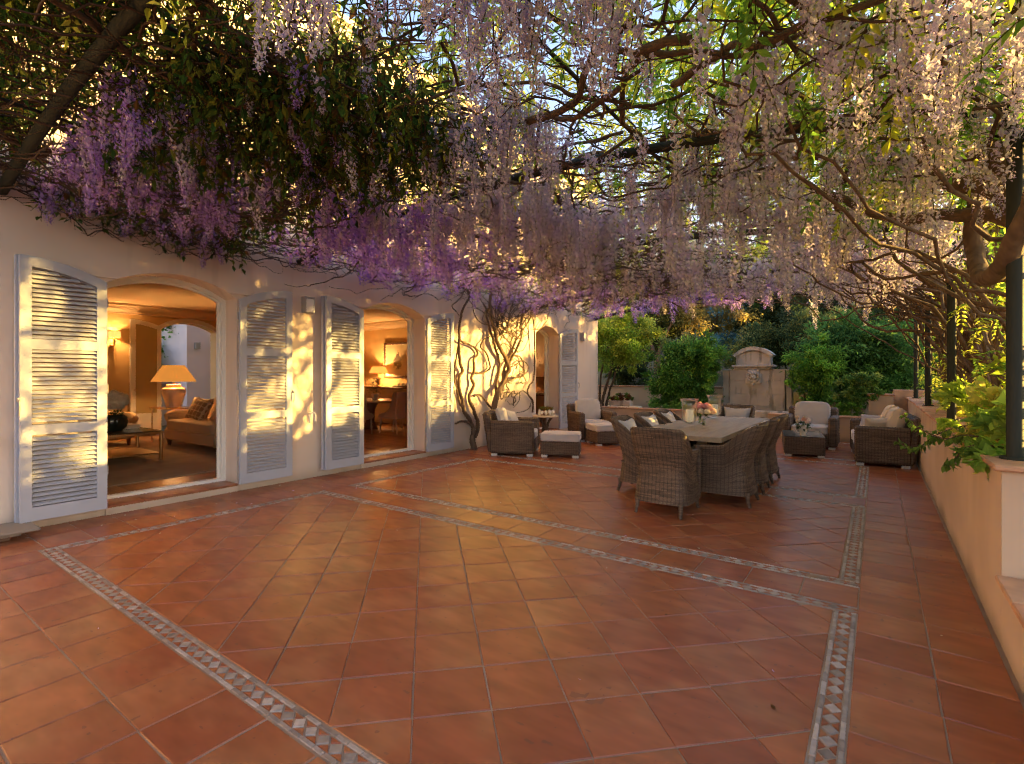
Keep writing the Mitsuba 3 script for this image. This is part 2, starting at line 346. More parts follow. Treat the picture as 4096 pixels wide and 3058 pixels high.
def band(a, b, out):
    """mosaic band centred on the line a-b: two rows of strips, diamonds and terracotta triangles between"""
    a, b = np.array(a, float), np.array(b, float)
    L = np.linalg.norm(b - a); u = (b - a) / L; n = np.array([-u[1], u[0]])
    P = lambda s, t: a + u * s + n * t
    h = BW / 2
    for side in (-1, 1):
        s = 0.0
        while s < L - 0.02:
            w = min(0.06 + 0.07 * rng.random(), L - s)
            t0, t1 = sorted((side * (h - 0.006), side * (h - 0.026)))
            q = np.array([P(s + .003, t0), P(s + w - .003, t0), P(s + w - .003, t1), P(s + .003, t1)]) + rng.normal(0, .0012, (4, 2))
            strip.append((tile_mesh(Polygon(q), rng.normal(0, .0007), 0.002, 0.01, 0.01), rng.random(2))); s += w
    m = max(1, round(L / 0.085)); w = L / m; k = h - 0.030
    for i in range(m):
        s = (i + .5) * w
        q = np.array([P(s - w * .40, 0), P(s, -k), P(s + w * .40, 0), P(s, k)]) + rng.normal(0, .0022, (4, 2))
        if rng.random() < .012: continue
        diam.append((tile_mesh(Polygon(q), rng.normal(0, .0007), 0.002, 0.01, 0.01), rng.random(2)))
        for sg in (-1, 1):
            q = np.array([P(s + w * .10, sg * k), P(s + w * .90, sg * k), P(s + w * .5, sg * k * .16)])
            tris.append((tile_mesh(Polygon(q), -0.0008, 0.002, 0.01), rng.random(2)))
for a, b in bands:
    h = BW / 2
    band((XL, a + h), (XR, a + h), 0); band((XL, b - h), (XR, b - h), 0)
    band((XL + h, a + BW), (XL + h, b - BW), 0); band((XR - h, a + BW), (XR - h, b - BW), 0)
lay(floor, 'diamond_stone', diam, 'm_mosaic', 300, 'far_diamond')
lay(floor, 'border_stone', strip, 'm_mosaic', 300, 'far_border')
bm = MB()
for m, uv in tris: bm.add(*m, uv)
part(floor, 'triangle_chips', bm.mesh, 'm_tile', uv=bm.UV(), kind='stuff')

gp = np.random.default_rng(77); b_ = MB()
for i in range(150):
    x, y = (XW + .15 + 1.6 * gp.random() ** 2 if i % 2 else -6.4 + 6.8 * gp.random()), 1.0 + 11.5 * gp.random(); a = gp.random() * 6.28; L_ = .008 + .012 * gp.random(); c_, s_ = math.cos(a) * L_, math.sin(a) * L_
    b_.add([[x - c_, y - s_, .004], [x + s_ * .5, y - c_ * .5, .003], [x + c_, y + s_, .006], [x - s_ * .5, y + c_ * .5, .007]], [[0, 1, 2], [0, 2, 3]], c=np.array([(.62, .5, .62), (.5, .34, .6), (.16, .08, .03), (.5, .42, .3)][gp.integers(4)]))
part('', 'fallen_petals', b_.mesh, 'm_petal', color=b_.C()); labels['fallen_petals'] = {'label': 'scattered fallen petals and leaf bits on the tiled terrace floor', 'category': 'petals', 'kind': 'stuff'}
# ------------------------------------------------------------------ the villa
house = thing('villa', 'cream plastered villa with three arched openings and grey louvred shutters', 'house')
def arch_poly(y0, y1, zs, za, z0=-0.2, n=24):
    """opening outline with a segmental arch: spring zs, apex za"""
    c, w, r = (y0 + y1) / 2, (y1 - y0) / 2, za - zs
    R = (w * w + r * r) / (2 * r); g = np.linspace(-math.asin(w / R), math.asin(w / R), n)
    return [(c + R * math.sin(t), za - R + R * math.cos(t)) for t in g]
doors = [(1.91, 3.29, 2.47, 2.67), (5.22, 6.65, 2.51, 2.71), (10.38, 11.44, 2.50, 2.70)]
WT = 0.34
facade = Polygon([(-6, -0.1), (13.74, -0.1), (13.74, 6.9), (-6, 6.9)])
for y0, y1, zs, za in doors:
    facade = facade.difference(Polygon([(y0, 0.07)] + arch_poly(y0, y1, zs, za) + [(y1, 0.07)]))
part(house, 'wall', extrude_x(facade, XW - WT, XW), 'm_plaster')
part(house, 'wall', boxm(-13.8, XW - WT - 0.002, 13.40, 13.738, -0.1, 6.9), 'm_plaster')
part(house, 'wall', boxm(-13.8, XW - WT - 0.002, -6, -5.66, -0.1, 6.9), 'm_plaster')
bk = Polygon([(-5.66, -0.1), (13.40, -0.1), (13.40, 6.9), (-5.66, 6.9)]).difference(Polygon([(4.90, 0.1)] + arch_poly(4.90, 6.12, 2.54, 2.72) + [(6.12, 0.1)]))
part(house, 'wall', extrude_x(bk, -13.8, -13.5), 'm_room')
part(house, 'roof', extrude_x(Polygon([(-6.1, 6.902), (13.84, 6.902), (13.84, 7.0), (-6.1, 7.0)]), -14.0, -6.62), 'm_plaster')
fl = boxm(-13.5, XW - WT, -5.6, 13.4, -0.1, 0.10); part(house, 'interior_floor', fl, 'm_parquet')
part(house, 'ceiling', boxm(-13.5, XW - WT, -5.6, 13.4, 3.05, 3.2), 'm_ceiling')
for a in ([(-7.04, 4.3), (-8.6, 4.3), (-8.6, 6.5), (-13.5, 6.5)], [(-7.04, 10.22), (-13.5, 10.22)], [(-7.04, -1.0), (-13.5, -1.0)], [(-12.9, 6.5), (-12.9, 10.22)]):
    for (xa, ya), (xb, yb) in zip(a[:-1], a[1:]):
        part(house, 'room_wall', boxm(min(xa, xb) - .06, max(xa, xb) + .06, min(ya, yb) - .06, max(ya, yb) + .06, 0.1, 3.05), 'm_room')
def cornice(a, b, inw):
    """stepped plaster moulding along the top of a room wall from a to b, inw the direction into the room"""
    a, b, w = np.array(a, float), np.array(b, float), np.array(inw, float)
    pr_ = [(0, 2.83), (0.03, 2.83), (0.035, 2.87), (0.09, 2.93), (0.11, 2.99), (0.15, 3.0), (0.15, 3.05), (0, 3.05)]
    v = np.array([[*(q + w * d), z] for q in (a, b) for d, z in pr_]); n = len(pr_)
    f = [[i, (i + 1) % n, n + (i + 1) % n, n + i] for i in range(n)]
    part(house, 'cornice', (v, np.array(f)), 'm_ceiling')
cornice((-13.5, -0.9), (-13.5, 6.44), (1, 0)); cornice((-12.84, 10.16), (-7.1, 10.16), (0, -1)); cornice((-12.84, 6.6), (-12.84, 10.1), (1, 0))
# door surrounds, frames, steps
def ring(inner, outer, y0i, y1i, y0o, y1o, z0):
    return Polygon([(y0o, z0)] + outer + [(y1o, z0)]).difference(Polygon([(y0i, z0 - 1)] + inner + [(y1i, z0 - 1)]))
for i, (y0, y1, zs, za) in enumerate(doors):
    c = (y0 + y1) / 2
    oy0, oy1 = (c - 0.93, c + 0.93) if i < 2 else (c - 0.62, c + 0.62)
    o = arch_poly(oy0, oy1, zs + (0.06 if i < 2 else 0.04), za + 0.185)
    inn = arch_poly(y0 - .001, y1 + .001, zs, za)
    R_ = ring(inn, o, y0 - .001, y1 + .001, oy0, oy1, o[0][1] - 0.001).intersection(sbox(oy0, zs, oy1, 4))
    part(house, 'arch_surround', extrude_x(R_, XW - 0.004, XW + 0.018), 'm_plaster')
    fr = ring(arch_poly(y0 + .05, y1 - .05, zs - .02, za - .05), arch_poly(y0 - .02, y1 + .02, zs, za + .02), y0 + .05, y1 - .05, y0 - .02, y1 + .02, 0.1)
    part(house, 'door_frame', extrude_x(fr, XW - WT - 0.01, XW - WT + 0.05), 'm_white')
    fr = ring(arch_poly(y0 + .075, y1 - .075, zs - .03, za - .075), arch_poly(y0 - .01, y1 + .01, zs, za + .02), y0 + .075, y1 - .075, y0 - .01, y1 + .01, 0.1)
    part(house, 'door_frame', extrude_x(fr, XW - WT - 0.045, XW - WT - 0.012), 'm_white')
    part(house, 'threshold', boxm(XW - WT - 0.05, XW - WT + 0.045, y0 + .002, y1 - .002, 0.07, 0.135, 0.008), 'm_white')
    m = 4 if i < 2 else 3
    st = thing_key = part(house, 'door_step', boxm(XW - WT + 0.045, XW + 0.035, y0 - .0, y1 + .0, 0.0, 0.072), 'm_plaster')
    for k in range(m):
        a = y0 + .004 + (y1 - y0 - .008) * k / m; b = y0 + .004 + (y1 - y0 - .008) * (k + 1) / m
        t = boxm(XW - WT + 0.048, XW + 0.05, a + .003, b - .003, 0.074, 0.102 + rng.normal(0, .001), 0.006)
        part(st, 'tile', (t.vertices, t.faces), 'm_tile', uv=np.broadcast_to(rng.random(2), (len(t.vertices), 2)))
# shutters
def shutter(y0, y1, x, low, high, hinge, ydir, hardware=True):
    """one louvred leaf, hinge edge low, free edge high; x = outer face"""
    sh = part(house, 'shutter', Mstub, 'm_paint')
    del scene[sh]
    zb, th = 0.10, 0.042
    w = y1 - y0; R = 1.6
    def top(y):
        t = (y - y0) / w if hinge == 'l' else (y1 - y) / w
        return low + (high - low) * (1 - (1 - t) ** 2)
    ys = np.linspace(y0, y1, 13)
    sw = 0.085
    outer = Polygon([(y0, zb)] + [(y, top(y)) for y in ys] + [(y1, zb)])
    yi = np.linspace(y0 + sw, y1 - sw, 11)
    inn = Polygon([(y0 + sw, zb + .13)] + [(y, top(y) - .10) for y in yi] + [(y1 - sw, zb + .13)])
    r1, r2 = 0.92, 1.74
    holes = inn.difference(sbox(y0, r1, y1, r1 + .095)).difference(sbox(y0, r2, y1, r2 + .095))
    part(sh, 'frame', extrude_x(outer.difference(holes), x - th, x), 'm_paint')
    z = zb + .155
    while z < high:
        if not (r1 - .01 < z < r1 + .105 or r2 - .01 < z < r2 + .105):
            a, b = y0 + sw - .004, y1 - sw + .004
            while a < b and top(a) - .115 < z: a += .02
            while a < b and top(b) - .115 < z: b -= .02
            if b - a > .06:
                m = boxm(-.022, .022, a, b, -.005, .005, .002)
                m.apply_transform(rot([0, 1, 0], 38 + rng.normal(0, 1.0))); m.apply_translation([x - th / 2, 0, z])
                part(sh, 'slat', m, 'm_paint')
        z += 0.0445
    if hardware:
        yh = y0 - .012 if hinge == 'l' else y1 + .012
        for zz in (.45, 1.3, 2.2): part(sh, 'hinge', tubem([[x - th, yh, zz], [x - th, yh, zz + .09]], .011, 8), 'm_metal_grey')
        yl = y1 + .006 if hinge == 'l' else y0 - .006
        part(sh, 'latch', cat([boxm(x - .03, x + .02, yl - .012, yl + .012, 1.24, 1.28, .003), trimesh.Trimesh(*tubem(spline([[x, yl, 1.27], [x + .035, yl, 1.24], [x + .03, yl, 1.16], [x + .012, yl, 1.12]]), .008, 6))]), 'm_metal_grey')
    return sh
Mstub = boxm(0, .1, 0, .1, 0, .1)
for i, (a, b, x, hg, lo, hi) in enumerate([(1.215, 1.885, -6.535, 'r', 2.455, 2.63), (1.195, 1.865, -6.595, 'r', 2.455, 2.63), (3.275, 3.985, -6.575, 'l', 2.455, 2.64),
                        (4.495, 5.165, -6.535, 'r', 2.49, 2.65), (4.475, 5.145, -6.595, 'r', 2.49, 2.65), (6.60, 7.30, -6.575, 'l', 2.49, 2.66), (11.33, 12.28, -6.575, 'l', 2.52, 2.71)]):
    shutter(a, b, x, lo, hi, hg, 1, hardware=i not in (1, 4))
labels[house + '__shutter'] = {'label': 'nearest shutter at the left of the living room opening'}
for y in (1.02, 4.32):       # holdbacks
    part(house, 'shutter_holdback', cat([trimesh.Trimesh(*tubem([[XW, y, .93], [XW + .09, y, .93]], .010, 6)), trimesh.Trimesh(*tubem(spline([[XW + .09, y - .05, .80], [XW + .09, y - .045, .90], [XW + .09, y, .945], [XW + .09, y + .04, .92], [XW + .09, y + .045, .82]]), .011, 6))]), 'm_white')
# outdoor wall lamps: up-and-down boxes
for y, z, lab in ((4.27, 2.50, 'grey box wall lamp between the two left shutters pairs'), (12.72, 2.55, 'small grey box wall lamp beside the farthest shutter')):
    k = thing('wall_lamp', lab, 'lamp')
    part(k, 'housing', cat([boxm(XW, XW + .11, y - .075, y - .06, z - .12, z + .11, .003), boxm(XW, XW + .11, y + .06, y + .075, z - .12, z + .11, .003), boxm(XW, XW + .02, y - .06, y + .06, z - .12, z + .11, .003), boxm(XW + .02, XW + .108, y - .06, y + .06, z + .085, z + .108, .003)]), 'm_metal_grey')
    part(k, 'panel', boxm(XW + .085, XW + .105, y - .058, y + .058, z - .115, z + .08, .003), 'm_white')

# ------------------------------------------------------------------ parapet, steps, low walls
para = thing('parapet_wall', 'peach plastered parapet wall with terracotta coping along the right side', 'wall')
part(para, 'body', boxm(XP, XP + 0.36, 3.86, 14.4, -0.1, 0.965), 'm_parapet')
caps = []
y = 3.82
while y < 14.4:
    L = min(0.40 + 0.02 * rng.random(), 14.42 - y)
    m = boxm(XP - 0.04, XP + 0.40, y + .003, y + L - .003, 0.967, 1.0 + rng.normal(0, .0015), 0.010)
    part(para, 'coping_tile', (m.vertices, m.faces), 'm_cap', uv=np.broadcast_to(rng.random(2), (len(m.vertices), 2))); y += L
low = thing('low_side_wall', 'low plastered wall with terracotta steps at the near end of the parapet', 'wall')
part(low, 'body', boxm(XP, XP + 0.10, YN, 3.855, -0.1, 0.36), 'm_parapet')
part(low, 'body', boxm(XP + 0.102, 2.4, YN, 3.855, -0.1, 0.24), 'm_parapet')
part(low, 'end_pier', boxm(XP + 0.362, 2.4, 3.862, 4.3, -0.1, 0.965), 'm_plaster')
for k in range(9):
    a = 3.85 - 0.42 * k
    m = boxm(XP - 0.03, XP + 0.13, a - .415, a, 0.362, 0.395, 0.008); part(low, 'coping_tile', (m.vertices, m.faces), 'm_cap', uv=np.broadcast_to(rng.random(2), (len(m.vertices), 2)))
    for q in range(4):
        m = boxm(XP + 0.135 + q * .42, XP + 0.545 + q * .42, a - .415, a, 0.242, 0.272, 0.006); part(low, 'step_tile', (m.vertices, m.faces), 'm_tile', uv=np.broadcast_to(rng.random(2), (len(m.vertices), 2)))
for x0, x1, lab in ((-6.69, -3.55, 'low capped wall across the far left end of the terrace'), (-2.12, 0.555, 'low capped wall behind the right armchair')):
    k = thing('planter_wall', lab, 'wall')
    part(k, 'body', boxm(x0, x1, YF, YF + 0.28, -0.1, 0.53), 'm_parapet')
    n = max(1, round((x1 - x0) / 0.42)); w = (x1 - x0) / n
    for i in range(n):
        m = boxm(x0 + i * w + .003, x0 + (i + 1) * w - .003, YF - .035, YF + .31, 0.532, 0.565 + rng.normal(0, .001), .009)
        part(k, 'coping_tile', (m.vertices, m.faces), 'm_cap', uv=np.broadcast_to(rng.random(2), (len(m.vertices), 2)))
k = thing('corner_pier', 'taller cream pier with terracotta cap in the far right corner', 'wall')
part(k, 'body', boxm(-0.15, 0.30, 13.95, 14.4, -0.1, 1.02), 'm_parapet'); m = boxm(-0.18, 0.33, 13.92, 14.43, 1.022, 1.06, .01)
part(k, 'cap', (m.vertices, m.faces), 'm_cap', uv=np.full((len(m.vertices), 2), .3))
part(k, 'upper_block', boxm(0.305, 0.95, 14.45, 15.0, -0.1, 1.14), 'm_cap', uv=np.full((8, 2), .8))
k = thing('retaining_wall', 'cream retaining wall with brown cap behind the left end of the terrace', 'wall')
part(k, 'body', boxm(-12, -3.7, 16.0, 16.3, -0.15, 1.08), 'm_plaster'); m = boxm(-12, -3.7, 15.96, 16.34, 1.082, 1.12, .008)
part(k, 'cap', (m.vertices, m.faces), 'm_cap', uv=np.full((len(m.vertices), 2), .4))
part(k, 'body', boxm(-1.7, 8, 16.9, 17.2, -0.15, 0.9), 'm_fountain')
# garden slope behind
gx, gy = np.meshgrid(np.linspace(-70, 50, 61), np.concatenate([[16.31], np.linspace(17.3, 75, 40)]))
gz = 1.0 + np.clip((gy - 17) * 0.14, 0, 9) + 0.6 * (meshkit.fbm(np.stack([gx * .2, gy * .2, gx * 0], -1), 3) - .5) * np.clip((gy - 16.31), 0, 1)
i, j = np.meshgrid(np.arange(gx.shape[0] - 1), np.arange(gx.shape[1] - 1), indexing='ij'); n1 = gx.shape[1]
part('', 'garden_slope', (np.stack([gx, gy, gz], -1).reshape(-1, 3), np.stack([i * n1 + j, i * n1 + j + 1, (i + 1) * n1 + j + 1, (i + 1) * n1 + j], -1).reshape(-1, 4)), 'm_soil', True)
labels['garden_slope'] = {'kind': 'structure', 'label': 'rising garden slope under the trees'}

# stone wall fountain
fo = thing('wall_fountain', 'weathered stone wall fountain with carved mask and curved pediment', 'fountain')
FY = 15.5
for r, (z0, z1) in enumerate(((-0.1, 0.62), (0.62, 0.95), (0.95, 1.32), (1.32, 1.64))):
    xs = [-3.42, -3.42 + 0.62 + 0.12 * (r % 2), -2.45 + 0.14 * (r % 2), -2.02]
    for a, b in zip(xs[:-1], xs[1:]): part(fo, 'block', boxm(a + .0008, b - .0008, FY + .004 * ((r * 7 + int(a * 9)) % 3), FY + .4, z0 + .0008, z1 - .0008, .005), 'm_fountain')
for a, b in ((-3.62, -3.43), (-2.01, -1.86)): part(fo, 'pilaster', boxm(a, b, FY + .05, FY + .4, -0.1, 1.64, .015), 'm_fountain')
part(fo, 'cornice', cat([boxm(-3.30, -2.33, FY - .05, FY + .42, 1.64, 1.69, .012), boxm(-3.36, -2.28, FY - .10, FY + .44, 1.692, 1.76, .015)]), 'm_fountain')
ped = Polygon([(-3.26, 1.762)] + arch_poly(-3.26, -2.37, 2.0, 2.16) + [(-2.37, 1.762)])
pm = extrude_x(ped, -.36, 0.0); part(fo, 'pediment', trimesh.Trimesh(np.stack([pm.vertices[:, 1], FY + .02 - pm.vertices[:, 0], pm.vertices[:, 2]], 1), pm.faces[:, ::-1]), 'm_fountain')
hood = Polygon(arch_poly(-3.34, -2.29, 2.03, 2.27) + arch_poly(-3.27, -2.36, 1.98, 2.165)[::-1])
pm = extrude_x(hood, -.42, 0.06); part(fo, 'hood_moulding', trimesh.Trimesh(np.stack([pm.vertices[:, 1], FY + .02 - pm.vertices[:, 0], pm.vertices[:, 2]], 1), pm.faces[:, ::-1]), 'm_fountain')
mk = part(fo, 'mask_plaque', cat([boxm(-2.99, -2.59, FY - .09, FY - .002, 1.23, 1.52, .02), boxm(-2.94, -2.64, FY - .09, FY - .004, 1.521, 1.63, .02)]), 'm_fountain')
rl = []
for t in np.linspace(0, 2 * np.pi, 16, endpoint=False):
    rl.append(moved(trimesh.creation.icosphere(2, .036), trans(-2.79 + .135 * math.cos(t), FY - .10, 1.43 + .135 * math.sin(t))))
for x, z, r in ((-2.79, 1.42, .075), (-2.83, 1.47, .028), (-2.75, 1.47, .028), (-2.79, 1.43, .030), (-2.79, 1.37, .034), (-2.845, 1.40, .034), (-2.735, 1.40, .034), (-2.84, 1.51, .035), (-2.74, 1.51, .035), (-2.79, 1.525, .038)):
    rl.append(moved(trimesh.creation.icosphere(2, r), trans(x, FY - .115 - .02 * (r < .04), z)))
rl.append(boxm(-2.82, -2.76, FY - .19, FY - .05, 1.19, 1.25, .012))
part(mk, 'carved_face', cat(rl), 'm_fountain', 30)
bs = thing('stone_basin', 'long low stone basin rim in front of the fountain', 'basin')
for a, b in ((-3.7, -2.9), (-2.9, -2.0), (-2.0, -1.15)): part(bs, 'rim_stone', boxm(a + .004, b - .004, 14.5, 14.72, -0.1, 0.55, .03), 'm_fountain')

# ------------------------------------------------------------------ wicker furniture
def wick(parent, name, m, tf, mat='m_rattan'):
    mm, uv = boxuv(m); part(parent, name, mm, mat, uv=uv, tf=tf)
def feet(parent, xs, ys, tf, hgt=0.045, w=0.11):
    for x in xs:
        for y in ys: part(parent, 'foot', boxm(x - w / 2, x + w / 2, y - w / 2, y + w / 2, 0, hgt, .004), 'm_foot', tf=tf)
def rail(x0, x1, y0, y1, z0, z1, r=.03):
    return boxm(x0, x1, y0, y1, z0, z1, r)
def lounge(name, label, cat_, tf, w=0.94, d=0.86, seats=1, group=None, arm=.15, back=True, side_cush=True, cm='m_linen', pillows=()):
    t = thing(name, label, cat_, group)
    wick(t, 'seat_base', rail(-d / 2 + .05, d / 2 - .02, -w / 2 + arm, w / 2 - arm, .05, .29, .012), tf)
    for s in (-1, 1):
        y0, y1 = sorted((s * (w / 2 - arm + .001), s * w / 2))
        wick(t, 'armrest', rail(-d / 2 + .04, d / 2, y0, y1, .048, .645, .035), tf)
    m = rail(-d / 2, -d / 2 + .14, -w / 2 + .02, w / 2 - .02, .05, .80, .04); v = m.vertices.copy()
    v[:, 0] -= .11 * np.clip((v[:, 2] - .3) / .5, 0, 1); m = trimesh.Trimesh(v, m.faces, process=False)
    wick(t, 'backrest', m, tf)
    feet(t, (-d / 2 + .12, d / 2 - .08), (-w / 2 + .09, w / 2 - .09), tf)
    sw = (w - 2 * arm) / seats
    for i in range(seats):
        yc = -w / 2 + arm + sw * (i + .5)
        part(t, 'seat_cushion', cushion(d - .12, sw - .012, .16, e=.22, seed=i), cm, True, tf=tf @ trans(.055, yc, .372))
        if back: part(t, 'back_cushion', cushion(.18, sw - .02, .48, e=.34, seed=i + 3), cm, True, tf=tf @ trans(-d / 2 + .17, yc, .66) @ rot([0, 1, 0], -12))
    return t
A1 = place(-5.64, 7.98, 0, math.radians(25.8))
lounge('rattan_armchair', 'rattan armchair with two scatter pillows below the climbing vine trunks', 'armchair', A1, group='', back=False)
A2 = place(-5.34, 10.63, 0, math.radians(-40.5))
lounge('rattan_armchair', 'rattan armchair with tall buttoned cushion in front of the far shutter', 'armchair', A2, w=.92, d=.80)
A3 = place(-1.12, 12.30, 0, math.radians(-90))
lounge('rattan_armchair', 'dark rattan armchair with pale lilac cushions by the far right wall', 'armchair', A3, w=.97, d=.88)
S1 = place(0.035, 11.08, 0, math.radians(184))
so = lounge('rattan_sofa', 'dark rattan sofa piled with pillows against the parapet wall', 'sofa', S1, w=1.86, d=.80, seats=2, back=False)
for k in list(labels):
    if labels[k].get('group') == '': del labels[k]['group']
def pillow(label, size, M, mat='m_linen', seed=0, thick=.17):
    k = thing('pillow', label, 'pillow')
    part(k, 'cover', cushion(size, size * (.62 if mat == 'm_lilac' else .86), thick, .14, seed=seed), mat, True, tf=M)
    w = size * .5 * .93
    return k
Ry = lambda a: rot([0, 1, 0], a)
pillow('cream pillow leaning at the back of the left armchair', .52, A1 @ trans(-.20, -.10, .66) @ Ry(72) @ rot([0, 0, 1], 88), seed=1)
pillow('cream pillow in front of the first one on the left armchair', .46, A1 @ trans(-.09, .14, .62) @ rot([0, 0, 1], -14) @ Ry(62) @ rot([0, 0, 1], 80), seed=2)
pillow('large beige back pillow at the near end of the sofa', .64, S1 @ trans(-.17, .46, .69) @ Ry(74) @ rot([0, 0, 1], 90), 'm_beige', 3, .26)
pillow('large beige back pillow in the middle of the sofa', .62, S1 @ trans(-.17, -.22, .70) @ Ry(74) @ rot([0, 0, 1], 90), 'm_beige', 4, .26)
pillow('beige scatter pillow standing at the front of the sofa', .46, S1 @ trans(.08, .60, .60) @ rot([0, 0, 1], -62) @ Ry(64) @ rot([0, 0, 1], 90), 'm_beige', 5)
pillow('small lilac pillow at the far end of the sofa', .50, S1 @ trans(.05, -.42, .61) @ rot([0, 0, 1], 60) @ Ry(66) @ rot([0, 0, 1], 90), 'm_lilac', 6)
def ottoman(label, tf, d, w, h=.29, ch=.145):
    t = thing('rattan_ottoman', label, 'ottoman')
    wick(t, 'base', rail(-d / 2, d / 2, -w / 2, w / 2, .045, h, .02), tf)
    feet(t, (-d / 2 + .07, d / 2 - .07), (-w / 2 + .07, w / 2 - .07), tf)
    part(t, 'cushion', cushion(d + .015, w + .015, ch, e=.2, seed=int(d * 10)), 'm_linen', True, tf=tf @ trans(0, 0, h + ch / 2 - .004))
ottoman('rattan ottoman with pink cream cushion in front of the left armchair', place(-4.74, 8.20, 0, math.radians(24.4)), .70, .56)
ottoman('rattan ottoman pushed against the armchair by the far shutter', place(-4.76, 10.13, 0, math.radians(-40.5)), .62, .66, .30, .14)
ct = thing('rattan_coffee_table', 'low dark rattan coffee table with glass top before the sofa', 'coffee table')
C1 = place(-1.15, 11.12, 0, math.radians(9))
wick(ct, 'base', rail(-.325, .325, -.56, .56, .045, .365, .012), C1); feet(ct, (-.26, .26), (-.49, .49), C1)
part(ct, 'glass_top', boxm(-.325, .325, -.56, .56, .3665, .374, .003), two(prin((.05, .06, .06), .06, .6)), tf=C1)

# dining chairs
def chair_parts():
    W, D = .56, .58
    # plan of the wrap-round shell, from the left arm front over the back to the right arm front
    c = np.array([[.30, -.275], [.15, -.285], [0, -.29], [-.12, -.29], [-.21, -.275], [-.268, -.215], [-.283, -.11], [-.285, 0], [-.283, .11], [-.268, .215], [-.21, .275], [-.12, .29], [0, .29], [.15, .285], [.30, .275]])
    P = spline(c, 4); s = np.concatenate([[0], np.cumsum(np.linalg.norm(np.diff(P, axis=0), axis=1))])
    t = np.gradient(P, axis=0); t /= np.linalg.norm(t, axis=1, keepdims=True); nrm = np.stack([t[:, 1], -t[:, 0]], 1)
    nrm *= np.sign((nrm * (P - [.1, 0])).sum(1, keepdims=True))
    bk = np.clip((.02 - P[:, 0]) / .25, 0, 1); bk = bk * bk * (3 - 2 * bk)
    H = .645 + .275 * bk + .02 * (1 - bk) * np.clip(-(P[:, 0] - .3) / .3, 0, 1) - .012 * np.abs(P[:, 1] / .28) ** 4 * bk
    def surf(off, z0, top, m=14):
        rows = []
        for k in np.linspace(0, 1, m):
            z = z0 + (top - z0) * k
            waist = -.030 * np.exp(-((z - .46) / .17) ** 2) + .02 * np.clip((.2 - z) / .1, 0, 1)
            lean = -.15 * np.clip((z - .45) / .48, 0, 1) ** 1.4 * bk
            spread = .04 * np.clip((z - .5) / .4, 0, 1) * bk
            q = P + nrm * (off + waist)[:, None] if np.ndim(waist) else P + nrm * (off + waist)
            q = q.copy(); q[:, 0] += lean; q[:, 1] *= 1 + spread
            rows.append(np.c_[q, z])
        return np.array(rows)
    out = surf(0, .13, H); inn = surf(-.045, .38, H)
    a = out[-1]; b = inn[-1]; mid = [(a * (1 - f) + b * f) + np.array([0, 0, .022 * math.sin(math.pi * f)]) for f in (.2, .5, .8)]
    rows = np.concatenate([out, mid, inn[::-1]]); m, n = rows.shape[:2]
    i, j = np.meshgrid(np.arange(m - 1), np.arange(n - 1), indexing='ij')
    f = np.stack([i * n + j, i * n + j + 1, (i + 1) * n + j + 1, (i + 1) * n + j], -1).reshape(-1, 4)
    vz = np.concatenate([[0], np.cumsum(np.linalg.norm(np.diff(rows, axis=0), axis=2).mean(1))])
    uv = np.stack([np.broadcast_to(s, (m, n)), np.broadcast_to(vz[:, None], (m, n))], -1).reshape(-1, 2)
    shell = mikit.ply((rows.reshape(-1, 3), f), 'm_rattan', True, uv=uv)
    ends = [boxm(.255, .302, sy * .262 - .026, sy * .262 + .026, .13, .655, .012) for sy in (-1, 1)]
    fm, fuv = boxuv(cat([boxm(.262, .30, -.238, .238, .13, .40, .01), boxm(-.24, .262, -.245, .245, .375, .395), ] + ends))
    front = mikit.ply(fm, 'm_rattan', uv=fuv)
    cush = mikit.ply(cushion(.50, .47, .075, e=.25), 'm_linen', True)
    legs = []
    for x, y in ((.265, -.25), (.265, .25), (-.262, -.235), (-.262, .235)):
        v, f = tubem([[x, y, .16], [x * 1.0, y, .08], [x * 1.06 + (.012 if x > 0 else -.012), y * 1.03, 0.0]], [.026, .023, .017], 8)
        legs.append(mikit.ply((v, f), 'm_rattan', True, uv=np.stack([v[:, 0] + v[:, 1], v[:, 2]], 1)))
    pil = mikit.ply(cushion(.46, .40, .14, .12, seed=9), 'm_linen', True)
    return shell, front, cush, legs, pil
shell, front, cush, legs, pil = chair_parts()
def dining_chair(x, y, rz, label, pillow_=True):
    t = thing('dining_chair', label, 'chair', 'rattan dining chairs around the terrace table'); tf = place(x, y, 0, math.radians(rz))
    part(t, 'shell', shell, None, tf=tf); part(t, 'seat_front', front, None, tf=tf); part(t, 'seat_cushion', cush, None, tf=tf @ trans(.0, 0, .43))
    for l in legs: part(t, 'leg', l, None, tf=tf)
    if pillow_:
        k = thing('chair_pillow', 'linen pillow on the ' + label.replace('rattan dining chair', 'chair'), 'pillow', 'pillows on the dining chairs')
        part(k, 'cover', pil, None, tf=tf @ trans(-.215, 0, .715) @ rot([0, 1, 0], 68) @ rot([0, 0, 1], 90))
dining_chair(-1.89, 5.59, 90, 'rattan dining chair at the near head of the table, its back to the viewer', False)
for k, y in enumerate((6.43, 7.24, 8.02)): dining_chair(-1.44, y, 180 + (0, 2, -2)[k], ('nearest', 'middle', 'farthest')[k] + ' rattan dining chair on the right side of the table')
for k, y in enumerate((6.42, 7.22, 8.02)): dining_chair(-2.44, y, (1, -1, 2)[k], ('nearest', 'middle', 'farthest')[k] + ' rattan dining chair on the left side of the table')
dining_chair(-2.05, 9.60, -90, 'rattan dining chair at the far head of the table')
tb = thing('dining_table', 'long weathered oak dining table on crossed trestle legs', 'table')
TX, TY = -2.085, 7.85
